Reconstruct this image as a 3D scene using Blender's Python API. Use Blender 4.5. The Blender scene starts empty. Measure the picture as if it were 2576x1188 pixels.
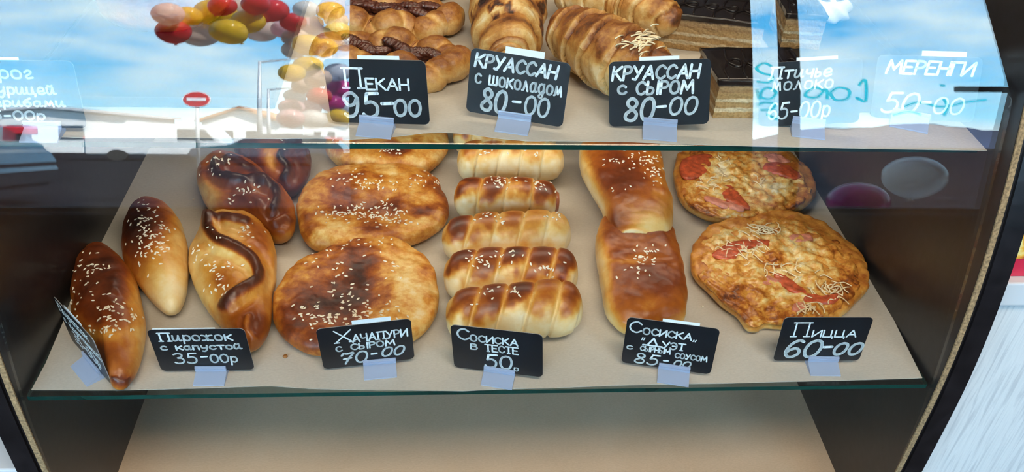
import bpy, bmesh, math, random
import numpy as np
from mathutils import Vector, Matrix, noise
from mathutils.bvhtree import BVHTree

# ---------------------------------------------------------------- camera
# units: metres; origin = middle of the lower glass shelf's front edge, +Y into the case
SC = bpy.context.scene
PITCH, YAW, ROLL = 0.64983937, 0.09088477, 0.05412108
CAM = np.array([-0.04185285, -0.55897796, 0.60645106]); FPX = 2200.0; IW, IH = 2576, 1188
_cp, _sp, _cy, _sy = math.cos(PITCH), math.sin(PITCH), math.cos(YAW), math.sin(YAW)
FWD = np.array([_sy*_cp, _cy*_cp, -_sp]); _r = np.array([_cy, -_sy, 0.0]); _u = np.cross(_r, FWD)
RGT = _r*math.cos(ROLL) + _u*math.sin(ROLL); UPV = -_r*math.sin(ROLL) + _u*math.cos(ROLL)
cd = bpy.data.cameras.new('camera'); cam = bpy.data.objects.new('camera', cd); SC.collection.objects.link(cam)
cd.sensor_width = 36; cd.lens = FPX/IW*36; cd.clip_start = 0.02; cd.clip_end = 1500
M = Matrix.Identity(4)
for i in range(3):
    M[i][0] = RGT[i]; M[i][1] = UPV[i]; M[i][2] = -FWD[i]; M[i][3] = CAM[i]
cam.matrix_world = M
SC.camera = cam

# ---------------------------------------------------------------- world, sun, lamps, exposure
SC.view_settings.view_transform = 'Standard'; SC.view_settings.look = 'None'
SC.view_settings.gamma = 1; SC.view_settings.use_curve_mapping = False
SC.view_settings.exposure = -0.04
SC.cycles.max_bounces = 8; SC.cycles.diffuse_bounces = 3; SC.cycles.glossy_bounces = 4
SC.cycles.transmission_bounces = 4; SC.cycles.transparent_max_bounces = 24
SC.cycles.sample_clamp_indirect = 60
SC.cycles.caustics_reflective = False; SC.cycles.caustics_refractive = False
SKY_STRENGTH = 12.0

def nodes_of(idblock):
    idblock.use_nodes = True
    nt = idblock.node_tree; nt.nodes.clear()
    return nt
def add(nt, kind, **kw):
    n = nt.nodes.new(kind)
    for k, v in kw.items():
        if k.startswith('_'): setattr(n, k[1:], v)
        else: n.inputs[k.replace('__', ' ')].default_value = v
    return n
def ramp(nt, stops, interp='LINEAR'):
    n = nt.nodes.new('ShaderNodeValToRGB'); cr = n.color_ramp; cr.interpolation = interp
    while len(cr.elements) > 1: cr.elements.remove(cr.elements[-1])
    cr.elements[0].position = stops[0][0]; cr.elements[0].color = (*stops[0][1], 1)
    for p, c in stops[1:]:
        e = cr.elements.new(p); e.color = (*c, 1)
    return n

w = bpy.data.worlds.new('sky'); SC.world = w
nt = nodes_of(w); L = nt.links.new
tc = add(nt, 'ShaderNodeTexCoord'); sep = add(nt, 'ShaderNodeSeparateXYZ'); L(tc.outputs['Generated'], sep.inputs[0])
grad = ramp(nt, [(0.0, (1.1, 1.15, 1.2)), (0.05, (0.40, 0.88, 1.15)), (0.14, (0.13, 0.62, 1.08)), (0.30, (0.07, 0.46, 0.98)), (1.0, (0.05, 0.25, 0.8))])
L(sep.outputs['Z'], grad.inputs[0])
mp = add(nt, 'ShaderNodeMapping'); mp.inputs['Scale'].default_value = (3.0, 3.0, 8.0); L(tc.outputs['Generated'], mp.inputs[0])
cl = add(nt, 'ShaderNodeTexNoise', Scale=1.5, Detail=7.0, Roughness=0.58); L(mp.outputs[0], cl.inputs['Vector'])
cr = ramp(nt, [(0.36, (0, 0, 0)), (0.64, (1, 1, 1))]); L(cl.outputs[0], cr.inputs[0])
mx = add(nt, 'ShaderNodeMix', _data_type='RGBA'); L(cr.outputs[0], mx.inputs[0]); L(grad.outputs[0], mx.inputs[6])
mx.inputs[7].default_value = (0.80, 1.02, 1.12, 1)
bg = add(nt, 'ShaderNodeBackground', Strength=SKY_STRENGTH); L(mx.outputs[2], bg.inputs[0])
wo = add(nt, 'ShaderNodeOutputWorld'); L(bg.outputs[0], wo.inputs[0])

def lamp(name, kind, loc, energy, color, rot=(0, 0, 0), **kw):
    d = bpy.data.lights.new(name, kind); d.energy = energy; d.color = color
    for k, v in kw.items(): setattr(d, k, v)
    o = bpy.data.objects.new(name, d); SC.collection.objects.link(o); o.location = loc; o.rotation_euler = rot
    return o
lamp('sun', 'SUN', (20, 16, 30), 70.0, (1.0, 0.95, 0.88), angle=0.009)
bpy.data.objects['sun'].rotation_euler = Vector((-0.50, -0.40, -0.77)).to_track_quat('-Z', 'Y').to_euler()
lamp('ceiling_fill_light', 'AREA', (0.15, -0.95, 1.72), 38.0, (1.0, 0.87, 0.70), shape='RECTANGLE', size=1.2, size_y=0.5)  # unseen fill from the ceiling, added to light the lower shelf
lamp('shelf_fill_light', 'AREA', (0.0, 0.30, 0.208), 0.75, (1.0, 0.88, 0.72), shape='RECTANGLE', size=0.7, size_y=0.02)  # unseen fill under the upper shelf, added to brighten the lower one
lamp('case_lamp_light', 'AREA', (0.0, 0.30, 0.58), 0.9, (1.0, 0.84, 0.62), shape='RECTANGLE', size=0.8, size_y=0.05)

# ---------------------------------------------------------------- projection helpers (photo pixel <-> place)
def ray(x, y): return FWD + RGT*((x-IW/2)/FPX) - UPV*((y-IH/2)/FPX)
def onz(x, y, z):
    d = ray(x, y); return CAM + d*((z-CAM[2])/d[2])
def project(P):
    d = np.asarray(P, float) - CAM; z = d @ FWD
    return np.stack([IW/2 + FPX*(d @ RGT)/z, IH/2 - FPX*(d @ UPV)/z], -1)

# ---------------------------------------------------------------- object helpers
def place(o, parent=None):
    SC.collection.objects.link(o)
    if parent is not None: o.parent = parent
    return o
def tag(o, label=None, cat=None, group=None, kind=None):
    if label: o['label'] = label
    if cat: o['category'] = cat
    if group: o['group'] = group
    if kind: o['kind'] = kind
    return o
def thing(name, loc, label, cat, group=None, rz=0.0):
    o = bpy.data.objects.new(name, None); o.empty_display_size = 0.02
    place(o); o.location = Vector([float(c) for c in loc]); o.rotation_euler = (0, 0, rz)
    return tag(o, label, cat, group)
def mesh_obj(name, verts, faces, m=None, parent=None, loc=None, smooth=True, attr=None):
    """one mesh object; verts in the parent's frame, or shifted so that LOC becomes the origin"""
    V = np.asarray(verts, float)
    if loc is not None: V = V - np.asarray(loc, float)
    me = bpy.data.meshes.new(name); me.from_pydata([tuple(v) for v in V], [], [tuple(int(i) for i in f) for f in faces])
    if attr is not None:
        for k, a in attr.items():
            at = me.attributes.new(k, 'FLOAT', 'POINT'); at.data.foreach_set('value', np.asarray(a, np.float32))
    if smooth: me.polygons.foreach_set('use_smooth', [True]*len(me.polygons))
    for mm in (m if isinstance(m, (list, tuple)) else [m]):
        if mm is not None: me.materials.append(mm)
    o = bpy.data.objects.new(name, me); place(o, parent)
    if loc is not None: o.location = Vector([float(c) for c in loc])
    return o
def bm_obj(name, bm, m=None, parent=None, loc=None, smooth=False):
    me = bpy.data.meshes.new(name); bm.to_mesh(me); bm.free()
    if smooth: me.polygons.foreach_set('use_smooth', [True]*len(me.polygons))
    for mm in (m if isinstance(m, (list, tuple)) else [m]):
        if mm is not None: me.materials.append(mm)
    o = bpy.data.objects.new(name, me); place(o, parent)
    if loc is not None: o.location = loc
    return o
def box_bm(lo, hi, bevel=0.0, bm=None, seg=2):
    b = bmesh.new(); r = bmesh.ops.create_cube(b, size=1.0)
    for v in b.verts: v.co = Vector([(lo[i]+hi[i])/2 + v.co[i]*(hi[i]-lo[i]) for i in range(3)])
    if bevel: bmesh.ops.bevel(b, geom=list(b.edges), offset=bevel, segments=seg, affect='EDGES', profile=0.6)
    if bm is None: return b
    tmp = bpy.data.meshes.new('tmp'); b.to_mesh(tmp); b.free(); bm.from_mesh(tmp); bpy.data.meshes.remove(tmp)
    return bm
def prism_bm(poly, d0, d1, axis='x', bm=None):
    """extrude a 2D polygon (y,z for axis x; x,z for axis y; x,y for axis z) from d0 to d1"""
    bm = bm or bmesh.new()
    def P(a, b, d): return {'x': (d, a, b), 'y': (a, d, b), 'z': (a, b, d)}[axis]
    A = [bm.verts.new(P(a, b, d0)) for a, b in poly]; B = [bm.verts.new(P(a, b, d1)) for a, b in poly]
    n = len(poly); fs = [bm.faces.new(A), bm.faces.new(B[::-1])]
    for i in range(n): fs.append(bm.faces.new((A[i], A[(i+1) % n], B[(i+1) % n], B[i])))
    bmesh.ops.recalc_face_normals(bm, faces=bm.faces[:])
    return bm
def catmull(pts, n, closed=True):
    P = np.asarray(pts, float); N = len(P)
    out = []
    segs = N if closed else N-1
    for i in range(segs):
        if closed: p0, p1, p2, p3 = P[(i-1) % N], P[i], P[(i+1) % N], P[(i+2) % N]
        else: p0, p1, p2, p3 = P[max(i-1, 0)], P[i], P[i+1], P[min(i+2, N-1)]
        for k in range(8):
            t = k/8
            out.append(0.5*((2*p1) + (-p0+p2)*t + (2*p0-5*p1+4*p2-p3)*t*t + (-p0+3*p1-3*p2+p3)*t**3))
    if not closed: out.append(P[-1])
    out = np.array(out)
    loop = np.vstack([out, out[:1]]) if closed else out
    s = np.concatenate([[0], np.cumsum(np.linalg.norm(np.diff(loop, axis=0), axis=1))])
    t = np.linspace(0, s[-1], n+1)[:-1] if closed else np.linspace(0, s[-1], n)
    return np.stack([np.interp(t, s, loop[:, k]) for k in range(P.shape[1])], -1)

# ---------------------------------------------------------------- materials
def mat(name): m = bpy.data.materials.new(name); return m, nodes_of(m)
def plain(name, col, rough=0.5, metal=0.0, vary=0.0, scale=30.0, bump=0.0, coat=0.0, spec=0.5, stretch=None):
    m, nt = mat(name); L = nt.links.new
    p = add(nt, 'ShaderNodeBsdfPrincipled', Roughness=rough, Metallic=metal); p.inputs['Base Color'].default_value = (*col, 1)
    p.inputs['Coat Weight'].default_value = coat; p.inputs['Specular IOR Level'].default_value = spec
    if vary or bump:
        t = add(nt, 'ShaderNodeTexCoord'); v = t.outputs['Object']
        if stretch:
            q = add(nt, 'ShaderNodeMapping'); q.inputs['Scale'].default_value = stretch; L(v, q.inputs[0]); v = q.outputs[0]
        n = add(nt, 'ShaderNodeTexNoise', Scale=scale, Detail=6.0); L(v, n.inputs['Vector'])
        if vary:
            r = ramp(nt, [(0.3, tuple(c*(1-vary) for c in col)), (0.7, tuple(min(1, c*(1+vary)) for c in col))]); L(n.outputs[0], r.inputs[0]); L(r.outputs[0], p.inputs['Base Color'])
        if bump:
            b = add(nt, 'ShaderNodeBump', Strength=bump, Distance=0.002); L(n.outputs[0], b.inputs['Height']); L(b.outputs[0], p.inputs['Normal'])
    o = add(nt, 'ShaderNodeOutputMaterial'); L(p.outputs[0], o.inputs[0])
    return m
def baked(name, stops, rough=0.38, coat=0.25, n1=28.0, a1=0.30, n2=140.0, a2=0.10, bump=0.25, bscale=220.0, stretch=(1, 1, 1), sss=0.0):
    """crust whose colour follows the stored degree of baking"""
    m, nt = mat(name); L = nt.links.new
    at = add(nt, 'ShaderNodeAttribute', _attribute_name='bake'); t = add(nt, 'ShaderNodeTexCoord')
    q = add(nt, 'ShaderNodeMapping'); q.inputs['Scale'].default_value = stretch; L(t.outputs['Object'], q.inputs[0])
    A = add(nt, 'ShaderNodeTexNoise', Scale=n1, Detail=4.0, Roughness=0.6); L(q.outputs[0], A.inputs['Vector'])
    B = add(nt, 'ShaderNodeTexNoise', Scale=n2, Detail=3.0, Roughness=0.7); L(q.outputs[0], B.inputs['Vector'])
    def madd(src, k, other):
        s = add(nt, 'ShaderNodeMath', _operation='SUBTRACT'); L(src, s.inputs[0]); s.inputs[1].default_value = 0.5
        u = add(nt, 'ShaderNodeMath', _operation='MULTIPLY_ADD'); L(s.outputs[0], u.inputs[0]); u.inputs[1].default_value = k; L(other, u.inputs[2]); return u.outputs[0]
    v = madd(A.outputs[0], a1, at.outputs['Fac']); v = madd(B.outputs[0], a2, v)
    r = ramp(nt, stops); L(v, r.inputs[0])
    p = add(nt, 'ShaderNodeBsdfPrincipled', Roughness=rough); L(r.outputs[0], p.inputs['Base Color'])
    p.inputs['Coat Weight'].default_value = coat; p.inputs['Coat Roughness'].default_value = 0.25
    G = add(nt, 'ShaderNodeTexNoise', Scale=bscale, Detail=5.0); L(q.outputs[0], G.inputs['Vector'])
    b = add(nt, 'ShaderNodeBump', Strength=bump, Distance=0.001); L(G.outputs[0], b.inputs['Height']); L(b.outputs[0], p.inputs['Normal'])
    o = add(nt, 'ShaderNodeOutputMaterial'); L(p.outputs[0], o.inputs[0])
    return m
def glassy(name, tint=(1, 1, 1), ior=1.5, body=0.0, bodycol=(0.8, 0.85, 1.0), rough=0.0):
    m, nt = mat(name); L = nt.links.new
    T = add(nt, 'ShaderNodeBsdfTransparent'); T.inputs[0].default_value = (*tint, 1)
    G = add(nt, 'ShaderNodeBsdfGlossy', Roughness=rough)
    x = T.outputs[0]
    if body:
        D = add(nt, 'ShaderNodeBsdfDiffuse'); D.inputs[0].default_value = (*bodycol, 1)
        k = add(nt, 'ShaderNodeMixShader', Fac=body); L(x, k.inputs[1]); L(D.outputs[0], k.inputs[2]); x = k.outputs[0]
    # same reflectance from either side of a thin pane
    g = add(nt, 'ShaderNodeNewGeometry'); inv = add(nt, 'ShaderNodeMix', _data_type='FLOAT'); inv.inputs[2].default_value = ior; inv.inputs[3].default_value = 1/ior
    L(g.outputs['Backfacing'], inv.inputs[0]); fi = add(nt, 'ShaderNodeFresnel'); L(inv.outputs[0], fi.inputs['IOR'])
    k2 = add(nt, 'ShaderNodeMixShader'); L(fi.outputs[0], k2.inputs[0]); L(x, k2.inputs[1]); L(G.outputs[0], k2.inputs[2])
    o = add(nt, 'ShaderNodeOutputMaterial'); L(k2.outputs[0], o.inputs[0])
    return m

BREAD = [(0.0, (0.86, 0.68, 0.38)), (0.14, (0.80, 0.50, 0.16)), (0.29, (0.64, 0.27, 0.038)), (0.44, (0.40, 0.105, 0.010)), (0.60, (0.20, 0.036, 0.0045)), (0.80, (0.070, 0.014, 0.004)), (1.0, (0.020, 0.006, 0.004))]
FLAKE = [(0.0, (0.80, 0.60, 0.32)), (0.22, (0.70, 0.42, 0.14)), (0.45, (0.52, 0.23, 0.05)), (0.7, (0.25, 0.075, 0.014)), (0.88, (0.07, 0.02, 0.008)), (1.0, (0.02, 0.009, 0.007))]
CHEESE = [(0.0, (0.83, 0.72, 0.48)), (0.25, (0.78, 0.54, 0.20)), (0.5, (0.68, 0.30, 0.05)), (0.75, (0.40, 0.11, 0.015)), (1.0, (0.11, 0.026, 0.008))]
m_bread = baked('glazed_bun_crust', BREAD, rough=0.40, coat=0.10, n1=36, a1=0.34, n2=150, a2=0.14, bump=0.3)
m_flat = baked('blistered_flatbread_crust', BREAD, rough=0.46, coat=0.06, n1=48, a1=0.85, n2=170, a2=0.30, bump=0.45)
m_flake = baked('flaky_pastry_crust', FLAKE, rough=0.45, coat=0.12, n1=70, a1=0.55, n2=260, a2=0.45, bump=1.0, bscale=190)
m_pcrust = baked('pizza_crust', CHEESE, rough=0.42, coat=0.2, n1=75, a1=0.8, n2=220, a2=0.35, bump=0.6)
m_melt = baked('melted_cheese', CHEESE, rough=0.33, coat=0.25, n1=95, a1=1.5, n2=260, a2=0.6, bump=0.8, bscale=170)
m_seed = plain('sesame', (0.88, 0.78, 0.60), 0.4, vary=0.12, scale=400)
m_tomato = plain('baked_tomato', (0.50, 0.085, 0.030), 0.35, vary=0.45, scale=160, bump=0.5, coat=0.15)
m_ham = plain('ham', (0.62, 0.22, 0.14), 0.4, vary=0.3, scale=140, bump=0.3)
m_shred = plain('cheese_shred', (0.85, 0.68, 0.42), 0.35, vary=0.15, scale=200)
m_nut = plain('pecan_nut', (0.085, 0.020, 0.010), 0.28, vary=0.5, scale=260, bump=0.8, coat=0.6)
m_fill = plain('nut_filling', (0.075, 0.020, 0.010), 0.35, vary=0.6, scale=150, bump=1.0, coat=0.4)
m_choc = plain('chocolate_glaze', (0.016, 0.011, 0.010), 0.20, vary=0.3, scale=60, bump=0.15, coat=0.5)
m_swirl = plain('chocolate_swirl', (0.008, 0.005, 0.005), 0.3, coat=0.2)
m_mer = plain('meringue', (0.86, 0.80, 0.70), 0.6, vary=0.06, scale=40)
m_green = plain('glass_edge_green', (0.002, 0.040, 0.034), 0.12, vary=0.5, scale=9)
m_glass = glassy('front_pane', tint=(0.985, 0.995, 0.99), ior=1.58)
m_shelf = glassy('shelf_pane', tint=(0.93, 0.975, 0.955))
m_wpane = glassy('window_pane', tint=(0.98, 0.99, 0.99))
m_clip = glassy('clear_plastic', tint=(0.80, 0.85, 0.96), ior=1.45, body=0.42, bodycol=(0.62, 0.70, 0.88), rough=0.12)
m_card = plain('black_tag_board', (0.006, 0.008, 0.012), 0.38, vary=0.35, scale=25)
m_cardedge = plain('tag_board_edge', (0.30, 0.30, 0.30), 0.5)
m_chalk = plain('white_marker', (0.76, 0.88, 0.95), 0.55, vary=0.22, scale=320)
m_strip = plain('white_paper_strip', (0.82, 0.86, 0.88), 0.5)
m_lam = plain('dark_laminate', (0.014, 0.0125, 0.0135), 0.30, vary=0.25, scale=90, bump=0.05)
m_edge = plain('dark_edge_band', (0.010, 0.008, 0.009), 0.25, vary=0.4, scale=60)
m_chip = plain('raw_chipboard', (0.27, 0.175, 0.085), 0.85, vary=0.5, scale=420, bump=0.5)

def paper_mat(name='parchment_paper', lo=(0.47, 0.42, 0.355), hi=(0.60, 0.55, 0.475)):
    m, nt = mat(name); L = nt.links.new
    t = add(nt, 'ShaderNodeTexCoord')
    a = add(nt, 'ShaderNodeTexNoise', Scale=9.0, Detail=3.0); L(t.outputs['Object'], a.inputs['Vector'])
    q = add(nt, 'ShaderNodeMapping'); q.inputs['Scale'].default_value = (1, 2.2, 1); L(t.outputs['Object'], q.inputs[0])
    b = add(nt, 'ShaderNodeTexNoise', Scale=330.0, Detail=4.0, Roughness=0.7); L(q.outputs[0], b.inputs['Vector'])
    mixv = add(nt, 'ShaderNodeMath', _operation='MULTIPLY_ADD'); L(b.outputs[0], mixv.inputs[0]); mixv.inputs[1].default_value = 0.6
    s = add(nt, 'ShaderNodeMath', _operation='MULTIPLY'); L(a.outputs[0], s.inputs[0]); s.inputs[1].default_value = 0.4; L(s.outputs[0], mixv.inputs[2])
    r = ramp(nt, [(0.30, lo), (0.70, hi)]); L(mixv.outputs[0], r.inputs[0])
    p = add(nt, 'ShaderNodeBsdfPrincipled', Roughness=0.6); L(r.outputs[0], p.inputs['Base Color']); p.inputs['Specular IOR Level'].default_value = 0.25
    o = add(nt, 'ShaderNodeOutputMaterial'); L(p.outputs[0], o.inputs[0])
    return m
m_paper = paper_mat()
m_deckpaper = paper_mat('brown_deck_paper', (0.64, 0.43, 0.275), (0.82, 0.57, 0.39))  # browner variant of the parchment, for the deck sheet alone
def wood_mat():
    m, nt = mat('white_ash_laminate'); L = nt.links.new
    t = add(nt, 'ShaderNodeTexCoord'); q = add(nt, 'ShaderNodeMapping'); q.inputs['Scale'].default_value = (26, 26, 1.4); L(t.outputs['Object'], q.inputs[0])
    a = add(nt, 'ShaderNodeTexNoise', Scale=9.0, Detail=5.0, Distortion=0.6); L(q.outputs[0], a.inputs['Vector'])
    r = ramp(nt, [(0.35, (0.50, 0.505, 0.51)), (0.55, (0.66, 0.66, 0.65)), (0.75, (0.58, 0.585, 0.58))]); L(a.outputs[0], r.inputs[0])
    p = add(nt, 'ShaderNodeBsdfPrincipled', Roughness=0.5); L(r.outputs[0], p.inputs['Base Color'])
    b = add(nt, 'ShaderNodeBump', Strength=0.2, Distance=0.001); L(a.outputs[0], b.inputs['Height']); L(b.outputs[0], p.inputs['Normal'])
    o = add(nt, 'ShaderNodeOutputMaterial'); L(p.outputs[0], o.inputs[0])
    return m
m_wood = wood_mat()

# ================================================================ the shop and the street it looks out on
def struct(name, bm, m, parent=None):
    o = bm_obj(name, bm, m, parent)
    if parent is None: o['kind'] = 'structure'
    return o
FLOOR = -0.80; WALLY = -2.20; CEIL = 1.75
m_wall = plain('wall_paint', (0.30, 0.27, 0.24), 0.8, vary=0.06, scale=3)
m_wallf = plain('dark_wall_cladding', (0.028, 0.025, 0.025), 0.9, vary=0.15, scale=6, spec=0.0)
m_floor = plain('dark_floor_tile', (0.045, 0.032, 0.022), 0.8, vary=0.10, scale=5, spec=0.1)
m_ceil = plain('ceiling_paint', (0.75, 0.73, 0.70), 0.9)
m_frame = plain('dark_window_frame', (0.022, 0.024, 0.030), 0.8, spec=0.1)
struct('floor', box_bm((-3.4, WALLY-0.12, FLOOR-0.1), (3.2, 1.6, FLOOR)), m_floor)
struct('ceiling', box_bm((-3.4, WALLY-0.12, CEIL), (3.2, 1.6, CEIL+0.1)), m_ceil)
struct('wall_left', box_bm((-3.4, WALLY-0.12, FLOOR), (-3.3, 1.6, CEIL)), m_wall)
struct('wall_right', box_bm((3.1, WALLY-0.12, FLOOR), (3.2, 1.6, CEIL)), m_wall)
struct('wall_back', box_bm((-3.4, 1.5, FLOOR), (3.2, 1.6, CEIL)), m_wall)
SILL, HEAD = -0.145, 1.60
wf = bmesh.new()
for lo, hi in (((-3.3, FLOOR), (3.1, SILL)), ((-3.3, HEAD), (3.1, CEIL)), ((-3.3, SILL), (-3.1, HEAD)), ((-0.345, SILL), (0.985, HEAD)), ((2.05, SILL), (3.1, HEAD))):
    box_bm((lo[0], WALLY-0.12, lo[1]), (hi[0], WALLY, hi[1]), bm=wf)
struct('wall_front', wf, m_wallf)
struct('trim_1', box_bm((-3.1, WALLY-0.02, SILL-0.03), (-0.33, WALLY+0.10, SILL)), plain('window_board', (0.02, 0.021, 0.024), 1.0, spec=0.0))
struct('trim_2', box_bm((0.96, WALLY-0.02, SILL-0.03), (2.08, WALLY+0.10, SILL)), bpy.data.materials['window_board'])
def window(name, x0, x1, bars):
    root = bpy.data.objects.new(name, None); place(root); root['kind'] = 'structure'
    f = bmesh.new(); y0, y1 = WALLY-0.10, WALLY-0.05
    for a, b, c, d in ((x0, x0+0.03, SILL, HEAD), (x1-0.03, x1, SILL, HEAD), (x0, x1, SILL, SILL+0.02), (x0, x1, HEAD-0.04, HEAD)):
        box_bm((a, y0, c), (b, y1, d), bm=f)
    bm_obj('window_frame', f, m_frame, root)
    for xb in bars: bm_obj('mullion', box_bm((xb-0.03, y0, SILL+0.02), (xb+0.03, y1, HEAD-0.04)), m_frame, root)
    bm_obj('pane', box_bm((x0+0.03, -2.278, SILL+0.02), (x1-0.03, -2.272, HEAD-0.04)), m_wpane, root)
    return root
window('window_1', -3.1, -0.345, [])
w2 = window('window_2', 0.985, 2.05, [1.155])
bm_obj('window_handle', box_bm((1.74, WALLY-0.05, 0.545), (2.02, WALLY-0.02, 0.575), 0.005), m_frame, w2)

m_asph = plain('asphalt', (0.010, 0.0115, 0.016), 1.0, vary=0.3, scale=2, spec=0.0)
m_hill = plain('far_hill', (0.012, 0.030, 0.085), 1.0, vary=0.3, scale=0.02)
m_white = plain('white_render', (0.75, 0.75, 0.74), 0.8, vary=0.05, scale=1)
m_roof = plain('pale_metal_roof', (0.50, 0.52, 0.55), 0.5)
m_roofo = plain('rust_roof', (0.42, 0.20, 0.10), 0.7)
m_dkglass = plain('dark_window_glass', (0.03, 0.05, 0.08), 0.08)
GR = -0.90
struct('street_ground', box_bm((-300, -420, GR-0.2), (300, WALLY-0.125, GR)), m_asph)
hb = bmesh.new(); hv = []
for i in range(60):
    a = math.radians(12 + 50*i/59); R0 = 380
    hgt = 16 + 7*noise.noise(Vector((i*0.18, 0, 0))) + 3*noise.noise(Vector((i*0.6, 3, 0)))
    hgt *= min(1, max(0.15, (math.degrees(a)-14)/10))
    r = [hb.verts.new((R0*math.sin(a), -R0*math.cos(a), GR)), hb.verts.new(((R0+40)*math.sin(a), -(R0+40)*math.cos(a), GR+hgt)), hb.verts.new(((R0+120)*math.sin(a), -(R0+120)*math.cos(a), GR))]
    if hv:
        for k in range(2): hb.faces.new((hv[k], r[k], r[k+1], hv[k+1]))
    hv = r
o = struct('hills', hb, m_hill)

def house(x0, x1, y, zt, apex, label, roofm, name='house'):
    t = thing(name, ((x0+x1)/2, y, GR), label, 'building')
    hw = (x1-x0)/2; h = zt-GR; D = 8.0
    bm_obj('wall', prism_bm([(-hw, 0), (hw, 0), (hw, h), (0, h+apex), (-hw, h)], -D, 0, 'y'), m_white, t)
    rb = prism_bm([(-hw-0.3, h-0.15), (0, h+apex), (0, h+apex+0.25), (-hw-0.3, h+0.1)], -D-0.3, 0.4, 'y')
    prism_bm([(hw+0.3, h-0.15), (hw+0.3, h+0.1), (0, h+apex+0.25), (0, h+apex)], -D-0.3, 0.4, 'y', rb)
    bm_obj('roof', rb, roofm, t)
    for k in (-0.5, 0.15):
        bm_obj('window', box_bm((hw*k, 0.0, h*0.35), (hw*k+hw*0.3, 0.05, h*0.7)), m_dkglass, t)
    bm_obj('door', box_bm((hw*0.6, 0.0, 0.0), (hw*0.6+0.9, 0.05, 2.0)), m_roof, t)
    return t
house(-13.9, -9.6, -50, 2.3, 1.25, 'white gabled house with rusty roof mirrored right of the round road sign', m_roofo)
house(-24.5, -16.6, -46, 2.7, 0.5, 'long low white house mirrored left of the round road sign', m_roof)
house(-10.2, -7.2, -62, 2.6, 0.7, 'small white house with grey roof mirrored behind the street lamps', m_roof)

def street_lamp(x, y, top, label):
    t = thing('street_lamp', (x, y, GR), label, 'street lamp', 'street lamps mirrored in the case glass')
    h = top-GR; b = bmesh.new()
    bmesh.ops.create_cone(b, cap_ends=True, segments=12, radius1=0.13, radius2=0.07, depth=h, matrix=Matrix.Translation((0, 0, h/2)))
    mm = bpy.data.materials.get('lamp_post_steel') or plain('lamp_post_steel', (0.42, 0.45, 0.48), 0.5, 0.2)
    bm_obj('pole', b, mm, t, smooth=True)
    bm_obj('arm', prism_bm([(0, h-0.15), (1.6, h+0.22), (1.6, h+0.30), (0, h)], -0.04, 0.04, 'y'), mm, t)
    bm_obj('lamp_head', box_bm((1.4, -0.15, h+0.12), (2.1, 0.15, h+0.27), 0.05), mm, t)
street_lamp(-7.97, -37, 6.2, 'tall street lamp mirrored just left of the balloon column')
street_lamp(-9.2, -45, 5.0, 'smaller more distant street lamp mirrored beside the tall one')

t = thing('road_sign', (-6.10, -21.0, GR), 'round red no entry road sign on a grey pole mirrored in the glass', 'road sign')
sz = 2.02-GR
b = bmesh.new(); bmesh.ops.create_cone(b, cap_ends=True, segments=16, radius1=0.05, radius2=0.05, depth=sz, matrix=Matrix.Translation((0, -0.06, sz/2)))
bm_obj('pole', b, bpy.data.materials['lamp_post_steel'], t, smooth=True)
def disc(r, y0, y1, sx=1.0):
    return prism_bm([(r*math.cos(2*math.pi*k/48), sz + r*math.sin(2*math.pi*k/48)) for k in range(48)], y0, y1, 'y')
bm_obj('sign_rim', disc(0.34, -0.02, 0.0), plain('sign_white', (0.85, 0.85, 0.85), 0.4), t)
bm_obj('sign_face', disc(0.31, 0.0, 0.008), plain('sign_red', (0.62, 0.03, 0.03), 0.4), t)
bm_obj('sign_bar', box_bm((-0.23, 0.008, sz-0.055), (0.23, 0.014, sz+0.055)), bpy.data.materials['sign_white'], t)

def car(x, y, s, flip, colr, label, kind='hatch'):
    """profile along x, 4.1 m long; the tail is at +x unless flipped"""
    t = thing('car', (x, y, GR), label, 'car')
    f = -1 if flip else 1
    m = plain('car_paint_'+('dark' if colr[0] < 0.2 else 'white'), colr, 0.25, coat=0.8)
    if kind == 'hatch': prof = [(-2.05, 0.35), (-2.08, 0.65), (-1.9, 0.85), (-1.0, 0.98), (-0.35, 1.48), (0.6, 1.55), (1.55, 1.42), (1.95, 1.0), (2.05, 0.7), (2.0, 0.35)]
    else: prof = [(-2.3, 0.35), (-2.35, 0.8), (-2.0, 1.15), (-1.6, 1.9), (-1.2, 2.1), (2.2, 2.1), (2.35, 1.9), (2.35, 0.35)]
    P = [(f*a*s, b*s) for a, b in prof]
    bd = prism_bm(P, -0.85*s, 0.85*s, 'y'); bmesh.ops.bevel(bd, geom=list(bd.edges), offset=0.07*s, segments=2, affect='EDGES')
    bm_obj('body', bd, m, t, smooth=False)
    wp = [(-0.8, 1.0), (-0.3, 1.38), (0.55, 1.44), (1.35, 1.34), (1.6, 1.02)] if kind == 'hatch' else [(-1.75, 1.2), (-1.45, 1.8), (-0.6, 1.85), (-0.6, 1.2)]
    bm_obj('window', prism_bm([(f*a*s, b*s) for a, b in wp], 0.84*s, 0.865*s, 'y'), m_dkglass, t)
    for wx in (-1.3, 1.3):
        b = bmesh.new(); bmesh.ops.create_cone(b, cap_ends=True, segments=24, radius1=0.32*s, radius2=0.32*s, depth=0.2*s, matrix=Matrix.Translation((f*wx*s, 0.78*s, 0.32*s)) @ Matrix.Rotation(math.pi/2, 4, 'X'))
        bm_obj('wheel', b, bpy.data.materials.get('tyre') or plain('tyre', (0.02, 0.02, 0.02), 0.8), t)
    for sy in (-1, 1):
        bm_obj('tail_light', box_bm((min(f*1.52*s, f*(1.84 if kind == 'hatch' else 2.36)*s), sy*0.74*s-0.10*s, 1.24*s), (max(f*1.52*s, f*(1.84 if kind == 'hatch' else 2.36)*s), sy*0.74*s+0.10*s, 1.38*s), 0.02), bpy.data.materials.get('tail_light_red') or plain('tail_light_red', (0.55, 0.02, 0.04), 0.2), t)
    return t
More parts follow.
